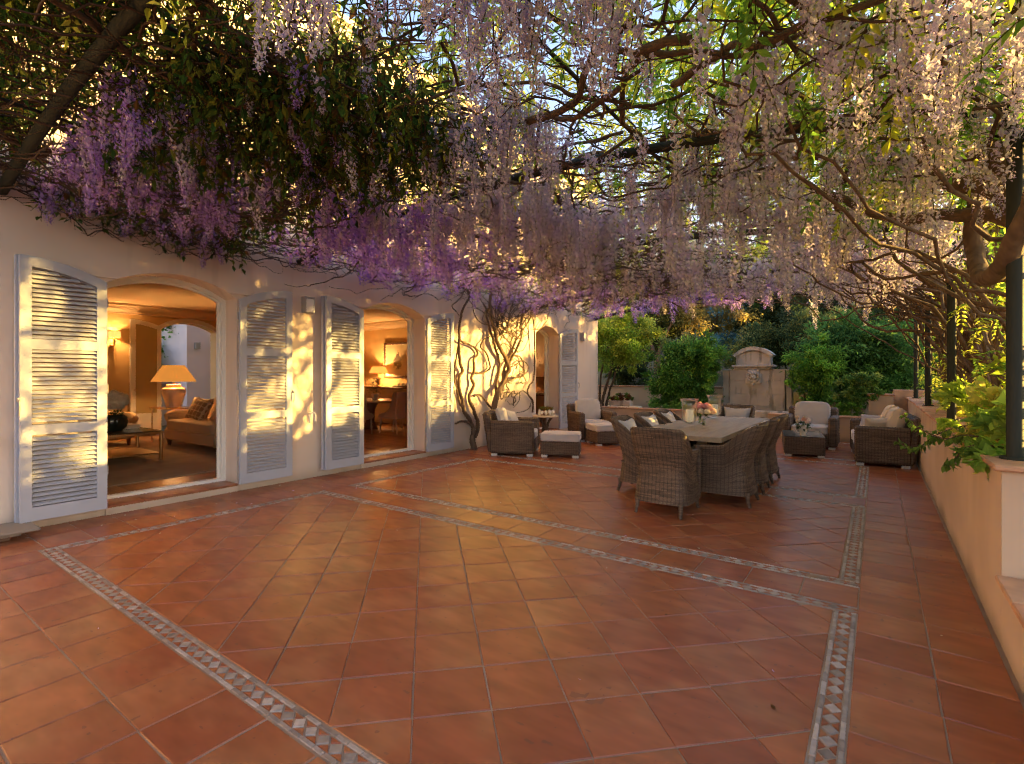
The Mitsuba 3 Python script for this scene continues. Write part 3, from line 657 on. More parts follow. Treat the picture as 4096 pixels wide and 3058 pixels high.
for k in range(5):
    x0, x1 = TX - .615 + .246 * k, TX - .615 + .246 * (k + 1)
    m, uv = boxuv(boxm(x0 + .0004, x1 - .0004, TY - 1.6, TY + 1.6, .698, .76, .003)); uv = np.stack([m[0][:, 1], m[0][:, 0] - TX + m[0][:, 2] * .9], 1)
    part(tb, 'plank', m, 'm_oak', uv=uv)
for yy in (TY - 1.05, TY + 1.05):
    for s in (-1, 1):
        v = boxm(-.045, .045, -.05, .05, -.46, .46, .006); v.apply_transform(rot([0, 1, 0], s * 46)); v.apply_translation([TX, yy + s * .052, .375])
        m, uv = boxuv(v); part(tb, 'leg', m, 'm_oak', uv=uv)
    m, uv = boxuv(cat([boxm(TX - .50, TX + .62, yy - .07, yy + .07, .0, .07, .012)])); part(tb, 'foot_beam', m, 'm_oak', uv=uv)
m, uv = boxuv(boxm(TX - .05, TX + .05, TY - 1.0, TY + 1.0, .30, .38, .006)); part(tb, 'stretcher', m, 'm_oak', uv=uv)

# things on the table
def hurricane(label, x, y):
    t = thing('hurricane_lantern', label, 'candle holder'); tf = place(x, y, .761)
    part(t, 'foot', lathe([(0, 0), (.075, 0), (.080, .008), (.058, .022), (.026, .036), (.019, .050), (.030, .062), (.05, .070), (0, .0725)], 28), 'm_solid_glass', True, tf=tf)
    part(t, 'glass', lathe([(0.0, .073), (.056, .076), (.090, .098), (.100, .14), (.100, .30), (.106, .35), (.128, .396), (.1285, .400), (.124, .401), (.101, .352), (.0955, .30), (.0955, .14), (.086, .102), (.054, .081), (0, .079)], 40), 'm_solid_glass', True, tf=tf)
    k = thing('candle', 'ivory pillar candle inside the ' + ('near' if y < 8 else 'far') + ' hurricane glass', 'candle')
    part(k, 'wax', lathe([(0, .082), (.050, .082), (.052, .09), (.052, .245), (.048, .25), (.03, .246), (0, .244)], 28), 'm_candle', 40, tf=tf)
    part(k, 'wick', (tubem([[0, 0, .243], [.002, 0, .262]], .0018, 5)), 'm_iron', tf=tf)
hurricane('near hurricane lantern of clear flared glass on the dining table', -2.11, 7.18)
hurricane('far hurricane lantern of clear flared glass on the dining table', -2.15, 8.70)
def petals_ball(r, col, g, n=46):
    """a full blown flower head of cupped petals"""
    b = MB()
    for i in range(n):
        z = 1 - 1.45 * (i + .5) / n; a = i * 2.39996; rr = math.sqrt(max(0, 1 - z * z))
        d = np.array([rr * math.cos(a), rr * math.sin(a), z]); k = r * (.72 + .3 * g.random())
        t1 = np.cross(d, [0, 0, 1.0]); t1 /= np.linalg.norm(t1) + 1e-9; t2 = np.cross(d, t1)
        w = r * .50; c0 = d * k
        v = [c0 - t1 * w * .6 + t2 * w * .5 - d * w * .3, c0 + t1 * w * .6 + t2 * w * .5 - d * w * .3, c0 + t1 * w * .7 - t2 * w * .35 + d * w * .1, c0 - t1 * w * .7 - t2 * w * .35 + d * w * .1, c0 - t2 * w * .7 + d * w * .25, c0]
        cc = np.clip(np.array(col) * (.8 + .4 * g.random()) , 0, .9)
        b.add(v, [[0, 1, 5], [1, 2, 5], [2, 4, 5], [4, 3, 5], [3, 0, 5]], c=cc)
    return b
def leafquad(b, p, d, up, L, w, c):
    d = d / (np.linalg.norm(d) + 1e-9); s = np.cross(d, up); s /= np.linalg.norm(s) + 1e-9; n = np.cross(s, d)
    b.add([p, p + d * L * .45 + s * w / 2 + n * w * .18, p + d * L - n * L * .08, p + d * L * .45 - s * w / 2 + n * w * .18, p + d * L * .5 - n * w * .05], [[0, 1, 4], [1, 2, 4], [2, 3, 4], [3, 0, 4]], c=c)
gf = np.random.default_rng(5)
def bouquet(parent, heads, tf, leaves, lr=.10, lz=.0):
    for x, y, z, r, c in heads:
        q = petals_ball(r, c, gf); part(parent, 'bloom', q.mesh, 'm_petal', color=q.C(), tf=tf @ trans(x, y, z))
    b = MB()
    for i in range(leaves):
        a = gf.random() * 6.28; d = np.array([math.cos(a), math.sin(a), gf.normal(.2, .5)])
        leafquad(b, np.array([math.cos(a) * lr * .4, math.sin(a) * lr * .4, lz + gf.random() * .10]), d, np.array([0, 0, 1.0]), .06 + .05 * gf.random(), .035, np.array([.05, .10, .03]) * (.5 + gf.random()))
    part(parent, 'leaves', b.mesh, 'm_leaf', color=b.C(), tf=tf)
fv = thing('flower_vase', 'bouquet of pink and cream peonies in a square glass vase on the table', 'flowers')
V1 = place(-2.09, 7.72, .761)
part(fv, 'vase', boxm(-.065, .065, -.065, .065, .0, .13, .008), 'm_glass', tf=V1)
b = MB()
for i in range(34):
    a = gf.random() * 6.28; leafquad(b, np.array([.02 * math.cos(a), .02 * math.sin(a), .01 + .08 * gf.random()]), np.array([math.cos(a), math.sin(a), gf.normal(0, .6)]), np.array([0, 0, 1.]), .045, .04, np.array([.16, .22, .05]) * (.5 + gf.random()))
part(fv, 'stems', b.mesh, 'm_leaf', color=b.C(), tf=V1)
PK, CR, SA = (.72, .36, .36), (.80, .68, .52), (.75, .45, .30)
bouquet(fv, [(-.02, -.05, .27, .062, PK), (.07, .0, .26, .06, PK), (-.085, .01, .24, .055, (.66, .33, .36)), (.12, -.04, .235, .052, (.78, .5, .42)), (-.09, -.08, .20, .045, CR), (.02, -.12, .195, .048, CR), (.10, -.10, .19, .048, CR), (.15, .02, .19, .05, (.8, .62, .5)), (-.02, .09, .25, .055, PK), (-.13, -.02, .17, .04, CR), (.07, .10, .22, .05, CR)], V1, 70, .10, .10)
pt = thing('flower_pitcher', 'white ceramic pitcher of peach roses on the rattan coffee table', 'flowers')
V2 = place(-1.10, 10.72, .375, math.radians(200))
part(pt, 'pitcher', lathe([(0, .0), (.055, 0), (.06, .01), (.05, .03), (.062, .07), (.07, .12), (.058, .17), (.06, .19), (.052, .188), (.05, .17), (.06, .12), (0, .05)], 28), 'm_ceramic', True, tf=V2)
part(pt, 'handle', tubem(spline([[.055, 0, .17], [.11, 0, .19], [.13, 0, .13], [.10, 0, .07], [.062, 0, .06]]), .009, 8), 'm_ceramic', True, tf=V2)
bouquet(pt, [(-.02, -.02, .29, .045, SA), (.10, .0, .33, .042, CR), (.09, .03, .26, .042, CR), (-.10, -.01, .28, .035, (.82, .7, .6)), (-.05, .05, .25, .04, (.8, .6, .48)), (.05, -.03, .25, .035, SA), (-.02, .03, .34, .03, CR)], V2, 80, .16, .13)
# round table by the far door
stb = thing('pedestal_side_table', 'round pedestal table of knotted driftwood beside the far door', 'side table')
V3 = place(-5.92, 9.55, 0)
part(stb, 'top', lathe([(0, .56), (.26, .56), (.285, .572), (.285, .59), (.27, .602), (0, .602)], 32), two(prin((.5, .4, .28), .6, .3)), 40, tf=V3)
for k in range(6):
    a = k * 1.047; c, s = math.cos(a), math.sin(a)
    part(stb, 'leg', tubem(spline([[.17 * c, .17 * s, 0], [.09 * c, .09 * s, .12], [.05 * math.cos(a + .8), .05 * math.sin(a + .8), .30], [.08 * c, .08 * s, .45], [.16 * c, .16 * s, .56]]), [*np.linspace(.035, .022, 12), *np.linspace(.022, .03, 13)], 7), 'm_bark', True, tf=V3)
pl = thing('succulent_planter', 'shell-edged pot of rust and green succulents on the round side table', 'plant pot')
part(pl, 'pot', lathe([(0, 0), (.11, 0), (.13, .04), (.13, .10), (.115, .105), (0, .09)], 20), 'm_terracotta', True, tf=V3 @ trans(0, .03, .603))
for k in range(11):
    a = k * .571 + .1; m = trimesh.creation.icosphere(2, 1.0); m.vertices = m.vertices * [.035, .03, .05 + .05 * gf.random()]; m.apply_transform(rot([1, 0, 0], gf.normal(0, 22)))
    part(pl, 'shell', moved(m, trans(.15 * math.cos(a), .03 + .15 * math.sin(a), .665)), 'm_ceramic', True, tf=V3)
b = MB()
for i in range(320):
    a = gf.random() * 6.28; r = .12 * math.sqrt(gf.random()); d = np.array([math.cos(a) * r * 5, math.sin(a) * r * 5, .5 + gf.random()])
    col = np.array([.30, .20, .04]) if gf.random() < .5 else (np.array([.13, .19, .05]) if gf.random() < .7 else np.array([.32, .08, .04]))
    leafquad(b, np.array([r * math.cos(a), .03 + r * math.sin(a), .70]), d, np.array([.1, .2, 1.]), .06 + .05 * gf.random(), .028, col * (.6 + .6 * gf.random()))
part(pl, 'succulents', b.mesh, 'm_leaf', color=b.C(), tf=V3)
# weathered board on blocks at the lower left
bd = thing('weathered_board', 'weathered grey board lying on small blocks against the wall at far left', 'board')
part(bd, 'plank', boxm(-6.68, -6.22, -0.4, 1.30, .075, .10, .008), 'm_old_board'); part(bd, 'plank', boxm(-6.62, -6.28, -0.4, 1.18, .045, .073, .006), 'm_old_board')
for y in (1.02, .1): part(bd, 'block', boxm(-6.5, -6.35, y, y + .1, 0.001, .044, .006), 'm_dark_wood')

# ------------------------------------------------------------------ rooms seen through the openings
WARM = np.array([1.0, 0.56, 0.20])
scene['m_bulb'] = prin((.8, .7, .5), .6)
def bulb(parent, x, y, z, r, k):
    part(parent, 'bulb', trimesh.creation.icosphere(2, r), 'm_bulb', tf=trans(x, y, z), emitter={'type': 'area', 'radiance': rgb(WARM * k)})
def shade(parent, prof, tf, k, n=28):
    part(parent, 'lamp_shade', lathe(prof, n), 'm_shade', True, tf=tf, emitter={'type': 'area', 'radiance': rgb(WARM * [1, .66, .30] * k)})
FZ = 0.10
def soft(parent, name, m, tf, mat='m_beige'): part(parent, name, m, mat, True, tf=tf)
# sofa
t = thing('sofa', 'beige rolled-arm sofa inside the living room', 'sofa'); tf = place(-10.28, 4.62, FZ, -math.pi / 2)
scene['m_sofa'] = two(prin((.52, .37, .22), .9, .2, sheen=.2))
m, _ = boxuv(rail(-.42, .46, -1.05, 1.05, .13, .36, .04)); part(t, 'seat_base', rail(-.42, .46, -1.05, 1.05, .13, .36, .04), 'm_sofa', 40, tf=tf)
bkp = Polygon([(-1.05, .2)] + [(y, .82 + .17 * math.cos(y / 1.05 * 1.4) ** 2) for y in np.linspace(-1.05, 1.05, 25)] + [(1.05, .2)])
part(t, 'backrest', extrude_x(bkp.buffer(-.04).buffer(.04), -.48, -.26), 'm_sofa', 40, tf=tf)
for s in (-1, 1):
    part(t, 'arm', cat([rail(-.44, .40, s * 1.0 - .09, s * 1.0 + .09, .13, .55, .03), trimesh.Trimesh(*tubem([[-.44, s * 1.03, .58], [.30, s * 1.03, .58], [.42, s * 1.03, .55]], [.12, .12, .085], 14))]), 'm_sofa', 40, tf=tf)
    part(t, 'seat_cushion', cushion(.80, .92, .19, e=.22, seed=s + 20), 'm_sofa', True, tf=tf @ trans(.07, s * .46, .43))
for x in (-.36, .38):
    for y in (-.98, .98): part(t, 'foot', lathe([(0, 0), (.025, 0), (.05, .13), (0, .13)], 10), 'm_dark_wood', tf=tf @ trans(x, y, 0))
k = thing('cushion', 'brown patterned cushion on the indoor sofa', 'cushion')
cm_ = cushion(.50, .46, .16, .12, seed=31); part(k, 'cover', cm_, 'm_print', True, uv=np.asarray(cm_.vertices)[:, :2], tf=tf @ trans(.10, -.36, .72) @ rot([0, 0, 1], 12) @ Ry(62) @ rot([0, 0, 1], 80))
k = thing('cushion', 'plain tan cushion behind the patterned one on the indoor sofa', 'cushion'); part(k, 'cover', cushion(.50, .46, .17, .12, seed=32), 'm_sofa', True, tf=tf @ trans(-.02, -.62, .72) @ rot([0, 0, 1], 20) @ Ry(66) @ rot([0, 0, 1], 86))
k = thing('cushion', 'round brown cushion at the right end of the indoor sofa', 'cushion'); part(k, 'cover', cushion(.46, .42, .18, .12, seed=33), 'm_sofa', True, tf=tf @ trans(.06, .42, .70) @ Ry(64) @ rot([0, 0, 1], 92))
# lamp on its table
t = thing('lamp_table', 'slim metal side table under the large living room lamp', 'side table'); tf = place(-11.78, 4.52, FZ)
part(t, 'top', boxm(-.42, .42, -.30, .30, .70, .722, .004), 'm_brass', tf=tf)
for x in (-.38, .38):
    for y in (-.26, .26): part(t, 'leg', tubem([[x, y, 0], [x, y, .70]], .013, 8), 'm_brass', tf=tf)
t = thing('table_lamp', 'large lamp with a speckled cream jar base and wide tan shade', 'lamp'); tf = place(-11.74, 4.50, FZ + .724)
part(t, 'jar', lathe([(0, 0), (.13, 0), (.14, .02), (.19, .22), (.215, .32), (.20, .38), (.13, .42), (.12, .44), (.135, .46), (.12, .475), (0, .475)], 32), 'm_ceramic', 40, tf=tf)
part(t, 'neck', tubem([[0, 0, .47], [0, 0, .62]], .016, 8), 'm_brass', tf=tf)
shade(t, [(.40, .525), (.19, .86)], tf, .05); bulb(t, -11.74, 4.50, FZ + .724 + .66, .05, 46)
t = thing('wall_sconce', 'lit wall sconce with square shade in the living room', 'lamp')
part(t, 'bracket', cat([trimesh.Trimesh(*tubem(spline([[-13.49, 3.98, 2.17], [-13.44, 3.98, 2.10], [-13.37, 3.98, 2.15], [-13.36, 3.98, 2.28]]), .014, 8)), trimesh.creation.icosphere(2, .045).apply_translation([-13.47, 3.96, 2.12])]), 'm_brass', tf=None)
part(t, 'lamp_shade', lathe([(.115, 0), (.105, .14)], 24), 'm_shade', True, tf=place(-13.36, 3.98, 2.285), emitter={'type': 'area', 'radiance': rgb(WARM * [1, .8, .5] * .14)})
bulb(t, -13.36, 3.98, 2.36, .03, 70)
# coffee table
t = thing('glass_coffee_table', 'brass framed glass coffee table in the living room', 'coffee table'); tf = place(-9.92, 2.98, FZ)
part(t, 'glass_top', boxm(-.5, .5, -.46, .46, .478, .492, .003), two(prin((.10, .08, .05), .05, .8)), tf=tf)
part(t, 'frame', cat([boxm(-.52, .52, s * .46 - .02, s * .46 + .02, .44, .477, .004) for s in (-1, 1)] + [boxm(s * .5 - .02, s * .5 + .02, -.44, .44, .44, .477, .004) for s in (-1, 1)]), 'm_brass', tf=tf)
part(t, 'lower_shelf', boxm(-.48, .48, -.44, .44, .12, .14, .004), 'm_brass', tf=tf)
for x in (-.49, .49):
    for y in (-.45, .45): part(t, 'leg', tubem([[x, y, 0], [x, y, .48]], .028, 10), 'm_brass', True, tf=tf)
k = thing('book_stack', 'small stack of books on the glass coffee table', 'books')
for q in range(2): part(k, 'book', boxm(-.16, .16, -.12, .12, .494 + .035 * q, .526 + .035 * q, .004), 'm_ceramic', tf=tf @ trans(-.3, .25, 0) @ rot([0, 0, 1], 12 * q))
k = thing('hydrangea_pot', 'white hydrangea in a dark ribbed pot on the glass coffee table', 'plant pot')
pp = lathe([(0, 0), (.10, 0), (.15, .05), (.18, .14), (.16, .22), (.13, .25), (.12, .24), (0, .2)], 40); an = np.arctan2(pp.vertices[:, 1], pp.vertices[:, 0]); pp.vertices[:, :2] *= (1 + .06 * np.cos(an * 10))[:, None]
TP = tf @ trans(-.02, -.03, .493); part(k, 'pot', pp, 'm_dark_glaze', True, tf=TP)
bouquet(k, [(.10 * math.cos(a), .10 * math.sin(a), .40 + .05 * (i % 3), .11, (.86, .80, .68)) for i, a in enumerate(np.arange(0, 6.2, .9))] + [(0, 0, .52, .12, (.88, .82, .7))], TP, 60, .2, .2)
t = thing('club_armchair', 'tan upholstered armchair beyond the coffee table', 'armchair'); tf = place(-12.2, 3.35, FZ, .25)
part(t, 'seat_base', rail(-.4, .42, -.42, .42, .14, .34, .04), 'm_sofa', 40, tf=tf); part(t, 'seat_cushion', cushion(.78, .62, .17, e=.22, seed=41), 'm_sofa', True, tf=tf @ trans(.03, 0, .42))
part(t, 'backrest', cushion(.20, .84, .80, e=.35, seed=42), 'm_sofa', True, tf=tf @ trans(-.36, 0, .72) @ Ry(-10))
for s in (-1, 1): part(t, 'arm', trimesh.Trimesh(*tubem([[-.4, s * .42, .54], [.34, s * .42, .54], [.43, s * .42, .5]], [.11, .11, .08], 12)), 'm_sofa', True, tf=tf); part(t, 'arm_panel', rail(-.38, .38, s * .42 - .07, s * .42 + .07, .14, .5, .02), 'm_sofa', tf=tf)
for x in (-.34, .36):
    for y in (-.36, .36): part(t, 'foot', lathe([(0, 0), (.022, 0), (.04, .14), (0, .14)], 10), 'm_dark_wood', tf=tf @ trans(x, y, 0))
t = thing('rug', 'pale woven rug on the living room floor', 'rug'); part(t, 'pile', boxm(-12.6, -7.75, 1.2, 4.9, FZ + .001, FZ + .013, .004), 'm_rug')
# open leaf of the back window, hinged at its jamb
t = thing('window_leaf', 'open arched glazed door leaf against the back wall of the living room', 'door')
o = Polygon([(4.27, .14)] + [(y, 2.72 - .13 * ((y - 4.27) / .60) ** 2) for y in np.linspace(4.27, 4.87, 9)] + [(4.87, .14)])
inn = Polygon([(4.37, .62)] + [(y, 2.62 - .13 * ((y - 4.27) / .60) ** 2) for y in np.linspace(4.37, 4.79, 9)] + [(4.79, .62)])
part(t, 'frame', extrude_x(o.difference(inn), -13.42, -13.37), 'm_white'); part(t, 'pane', extrude_x(inn, -13.40, -13.39), two(prin((.46, .34, .15), .12, .8)))
part(t, 'handle', tubem([[-13.37, 4.32, 1.15], [-13.33, 4.32, 1.15], [-13.33, 4.40, 1.15]], .008, 6), 'm_brass')
inn = arch_poly(4.90, 6.12, 2.54, 2.72); R_ = ring(inn, arch_poly(4.80, 6.22, 2.58, 2.83), 4.899, 6.121, 4.80, 6.22, .1)
part(house, 'window_surround', extrude_x(R_, -13.502, -13.46), 'm_white')
# the wing beyond
w = thing('house_wing', 'pink white wing of the house seen through the living room', 'house')
scene['m_pink'] = two(prin((.72, .60, .60), .9, .2)); part(w, 'wall', boxm(-17.6, -17.0, 6.87, 13, -.1, 6.5), 'm_pink'); part(w, 'wall', boxm(-23, -17.602, 6.87, 7.2, -.1, 6.5), 'm_pink')
part(w, 'wall_lamp', boxm(-17.0, -16.9, 7.07, 7.21, 2.27, 2.47, .006), 'm_metal_grey'); sh = part(w, 'shutter', boxm(-16.99, -16.95, 7.56, 8.2, .2, 2.68, .005), 'm_paint')
part(w, 'shutter_latch', tubem(spline([[-16.95, 7.54, 1.62], [-16.90, 7.53, 1.60], [-16.90, 7.53, 1.42], [-16.95, 7.54, 1.40]]), .014, 6), 'm_iron')
t = thing('balustrade', 'stone balustrade outside the back window of the living room', 'railing')
part(t, 'rail', boxm(-18.3, -18.0, 3.5, 6.86, 1.18, 1.28, .02), 'm_fountain'); part(t, 'plinth', boxm(-18.3, -18.0, 3.5, 6.86, -.1, .42, .02), 'm_fountain')
for q in range(13): part(t, 'baluster', lathe([(.05, .42), (.09, .44), (.05, .50), (.10, .68), (.07, .85), (.045, 1.05), (.08, 1.12), (.08, 1.18)], 14), 'm_fountain', True, tf=trans(-18.15, 3.66 + .25 * q, 0))
# dining room
t = thing('round_dining_table', 'round brown wooden table in the dining room', 'table'); tf = place(-10.45, 8.45, FZ)
part(t, 'top', lathe([(0, .71), (.82, .71), (.85, .725), (.85, .745), (.83, .755), (0, .755)], 40), two(prin((.30, .15, .07), .25, .5)), 40, tf=tf)
part(t, 'pedestal', lathe([(0, .02), (.2, .02), (.16, .1), (.1, .2), (.12, .5), (.2, .7), (0, .7)], 20), 'm_dark_wood', True, tf=tf)
def side_chair(x, y, rz, label):
    t = thing('upholstered_chair', label, 'chair'); tf = place(x, y, FZ, math.radians(rz))
    o = Polygon([(-.30, .42), (-.26, .36), (.26, .36), (.27, .46), (.05, .50), (-.12, .60), (-.22, .96), (-.30, .98)])
    for s in (-1, 1):
        m = extrude(o, .05); v = m.vertices; m = trimesh.Trimesh(np.stack([v[:, 0], s * .235 - .025 + v[:, 2], v[:, 1]], 1), m.faces); part(t, 'side_wing', m, 'm_taupe', tf=tf)
    m = rail(-.30, -.23, -.21, .21, .36, .98, .02); m.vertices[:, 0] -= .05 * np.clip(m.vertices[:, 2] - .4, 0, 1); part(t, 'backrest', m, 'm_taupe', 40, tf=tf)
    part(t, 'seat', rail(-.23, .28, -.21, .21, .365, .48, .025), 'm_taupe', 40, tf=tf)
    for xx in (-.25, .23):
        for yy in (-.21, .21): part(t, 'leg', tubem([[xx, yy, .37], [xx + .05 * np.sign(xx), yy, 0]], [.024, .015], 6), 'm_taupe', tf=tf)
side_chair(-9.35, 8.28, 182, 'taupe upholstered chair nearest the dining room opening'); side_chair(-9.75, 7.55, 120, 'taupe upholstered chair at the left edge of the dining room opening')
side_chair(-9.85, 9.30, 235, 'taupe upholstered chair by the right jamb in the dining room'); side_chair(-11.4, 8.75, 0, 'taupe upholstered chair on the far side of the round table')
t = thing('potted_olive', 'small branching plant in a white pot on the round table', 'plant pot'); TP = place(-10.38, 8.55, FZ + .756)
part(t, 'pot', lathe([(0, 0), (.075, 0), (.10, .14), (.09, .15), (0, .13)], 20), 'm_ceramic', 40, tf=TP)
b = MB()
for i in range(420):
    a = gf.random() * 6.28; h = .15 + .38 * gf.random(); r = (.25 - .35 * abs(h - .3)) * gf.random()
    leafquad(b, np.array([r * math.cos(a), r * math.sin(a), h]), np.array([math.cos(a), math.sin(a), gf.normal(.6, .6)]), np.array([0, .1, 1.]), .055, .018, np.array([.045, .055, .025]) * (.6 + .8 * gf.random()))
part(t, 'leaves', b.mesh, 'm_leaf', color=b.C(), tf=TP)
t = thing('sideboard', 'long sideboard under the painting in the dining room', 'cabinet')
part(t, 'top', boxm(-12.6, -8.2, 9.66, 10.15, 1.10, 1.14, .006), 'm_dark_wood'); part(t, 'body', boxm(-12.56, -8.24, 9.70, 10.15, .12, 1.098, .006), two(prin((.42, .30, .19), .5, .3)))
for q in range(6): part(t, 'door', boxm(-12.52 + .71 * q, -11.85 + .71 * q, 9.682, 9.699, .18, 1.05, .004), two(prin((.45, .33, .21), .5, .3)))
t = thing('sideboard_lamp', 'lit lamp with pleated shade in the corner of the dining room', 'lamp'); tf = place(-11.82, 9.86, 1.142)
part(t, 'base', lathe([(0, 0), (.08, 0), (.08, .02), (.03, .04), (.05, .16), (.02, .28), (.012, .40), (0, .40)], 20), 'm_brass', True, tf=tf); shade(t, [(.27, .39), (.19, .58)], tf, .12); bulb(t, -11.82, 9.86, 1.142 + .47, .04, 140)
t = thing('tray_of_glasses', 'dark tray with small cups on the sideboard', 'tray'); part(t, 'tray', boxm(-11.1, -10.3, 9.75, 10.05, 1.142, 1.18, .008), 'm_dark_wood')
for q in range(4): part(t, 'cup', lathe([(0, 0), (.04, 0), (.05, .07), (.045, .07), (0, .02)], 14), 'm_ceramic', True, tf=trans(-11.0 + .17 * q, 9.9, 1.181))
t = thing('painting', 'framed sepia painting of a dark figure on the dining room wall', 'painting')
for nm, a in (('frame', (-11.90, -11.84, 1.40, 2.42)), ('frame', (-10.88, -10.82, 1.40, 2.42)), ('frame', (-11.84, -10.88, 1.40, 1.46)), ('frame', (-11.84, -10.88, 2.36, 2.42))):
    part(t, nm, boxm(a[0] + .001, a[1] - .001, 10.11, 10.158, a[2], a[3], .008), 'm_dark_wood')
v = np.array([[-11.842, 10.14, 1.458], [-10.878, 10.14, 1.458], [-10.878, 10.14, 2.362], [-11.842, 10.14, 2.362]])
part(t, 'canvas', trimesh.Trimesh(v, [[0, 1, 2], [0, 2, 3]], process=False), 'm_art', uv=np.array([[0, 0], [1, 0], [1, 1], [0, 1.]]))
# kitchen
t = thing('kitchen_counter', 'wooden kitchen cabinet with stone worktop inside the far door', 'cabinet')
part(t, 'cabinet', boxm(-10.4, -7.1, 12.75, 13.39, .1, .90, .006), 'm_dark_wood'); part(t, 'worktop', boxm(-10.4, -7.1, 12.70, 13.39, .902, .945, .006), 'm_fountain')
for q in range(5): part(t, 'door', boxm(-10.35 + .64 * q, -9.75 + .64 * q, 12.732, 12.749, .16, .86, .005), two(prin((.30, .17, .09), .5, .3)))
part(t, 'backsplash', boxm(-10.4, -7.1, 13.35, 13.388, .947, 1.42, .006), 'm_dark_wood')
t = thing('counter_lamp', 'lit lamp on the kitchen counter inside the far door', 'lamp'); tf = place(-9.0, 13.05, .947)
part(t, 'base', lathe([(0, 0), (.07, 0), (.03, .05), (.04, .2), (.012, .34), (0, .34)], 16), 'm_brass', True, tf=tf); shade(t, [(.17, .32), (.12, .50)], tf, .12); bulb(t, -9.0, 13.05, 1.36, .035, 70)

# ------------------------------------------------------------------ pergola
def zc(x, y): return 3.45 - 0.0275 * (x + 3.1) ** 2 + 0.13 * np.clip((2.5 - y) / 1.4, 0, 1)
BEAMS = (1.12, 4.15, 7.28, 10.4, 13.5)
pg = thing('pergola', 'dark iron pergola with arched tube beams carrying the vines over the terrace', 'pergola')
for yb in BEAMS:
    xs = np.linspace(XW + .01, 0.66, 26)
    part(pg, 'beam', tubem(np.c_[xs, np.full(26, yb), zc(xs, yb)], .048 if yb < 2 else .040, 10), 'm_iron', True)
    zb = 1.0 if yb > 3.8 else .395
    part(pg, 'post', tubem([[.66, yb, zb], [.66, yb, float(zc(.66, yb)) + .02]], .040, 12), 'm_iron', True)
    part(pg, 'post_foot', tubem([[.66, yb, zb + .002], [.66, yb, zb + .016]], .07, 14), 'm_iron')
for x, r in ((-6.55, .010), (-5.2, .013), (-3.5, .013), (-1.6, .014), (.64, .022)):
    ys = np.linspace(.3, 13.6, 30); part(pg, 'rod', tubem(np.c_[np.full(30, x), ys, zc(x, ys) + (.05 if x < 0 else .0)], r, 7), 'm_iron', True)

# ------------------------------------------------------------------ the climbers
g = np.random.default_rng(21)
vine_p = thing('wisteria_vine', 'purple flowering wisteria climbing the house wall between the second and third openings', 'wisteria')
vine_w = thing('wisteria_vine', 'pale lilac wisteria on gnarled trunks along the parapet, hanging over the table', 'wisteria')
vine_d = thing('leafy_climber', 'dense dark green leafy climber over the upper left corner of the pergola', 'climber')
def taper(n, a, b): return np.linspace(a, b, n)
def limb(parent, pts, r0, r1, name='branch', wob=.0, mat='m_bark', sides=8, per=6):
    p = spline(pts, per)
    if wob: p = p + wob * (np.stack([meshkit.fbm(p * 5 + 11 * k + len(scene), 2, k) for k in range(3)], 1) - .5)
    r = taper(len(p), r0, r1) * (1 + .22 * (meshkit.noise(p * 14, 3) - .5))
    part(parent, name, tubem(p, r, sides), mat, True)
# trunks on the house wall: (y, z) on the wall plane, traced in metres
def WL(pts, dx=.07): return [[XW + dx + .03 * math.sin(9 * y + 5 * z), y, z] for y, z in pts]
S8 = lambda x, y: (x, y)
def wallpt(px, py, dx=.08):
    """from the survey of the wall (crop units) to wall coordinates"""
    u, v = 1780 + px / 2.0657, 1050 + py / 2.0657
    dlat, dz = (u - 2048) / 2043.6, -(v - 1496.8) / 2043.6
    d = RGT * dlat + FWD; t = (XW + dx) / d[0]
    return [XW + dx, d[1] * t, 1.5 + dz * t]
def wlimb(pts, r0, r1, dx=.08, name='branch'): limb(vine_p, [wallpt(x, y, dx + .03 * math.sin(i * 1.7 + x)) for i, (x, y) in enumerate(pts)], r0 * .82, r1 * .82, name, .05)
wlimb([(240, 1580), (232, 1470), (235, 1420)], .085, .06, .12, 'trunk'); wlimb([(235, 1430), (230, 1360), (190, 1290), (155, 1200), (130, 1080), (116, 960), (138, 900), (122, 820), (114, 650), (120, 520), (150, 380), (210, 270), (180, 215), (160, 150)], .055, .02)
wlimb([(245, 1440), (272, 1390), (272, 1320), (240, 1240), (213, 1170), (205, 1090), (235, 1010), (220, 950), (240, 880), (236, 800), (270, 760), (230, 700), (145, 660), (118, 620)], .05, .022)
wlimb([(240, 905), (300, 912), (358, 892), (370, 850), (342, 750), (300, 700), (315, 640), (385, 600)], .025, .016); wlimb([(82, 1330), (140, 1308), (190, 1318), (228, 1365)], .022, .035)
wlimb([(238, 1105), (285, 1092), (330, 1140), (365, 1185), (395, 1210)], .022, .03); wlimb([(115, 650), (90, 800), (80, 900), (100, 1060), (130, 1190)], .018, .022); wlimb([(180, 215), (100, 320), (60, 360), (120, 440)], .014, .01)
wlimb([(395, 1560), (392, 1380), (398, 1240), (430, 1100), (470, 1010), (500, 930), (525, 870), (500, 790), (440, 680), (410, 580), (385, 450), (375, 350), (380, 240), (372, 180)], .085, .03, .16, 'trunk')
wlimb([(430, 1100), (422, 1000), (450, 880), (440, 800), (402, 650), (372, 560), (340, 420), (370, 380), (388, 290), (440, 200)], .042, .018); wlimb([(470, 1010), (540, 965), (610, 950), (655, 920), (650, 840), (618, 780), (560, 765), (510, 800)], .030, .016)
wlimb([(500, 930), (545, 800), (600, 700), (632, 600), (640, 450), (700, 380), (765, 310), (880, 345)], .040, .016); wlimb([(470, 1040), (490, 900), (560, 720), (600, 620), (690, 480), (710, 380), (660, 250)], .032, .014)
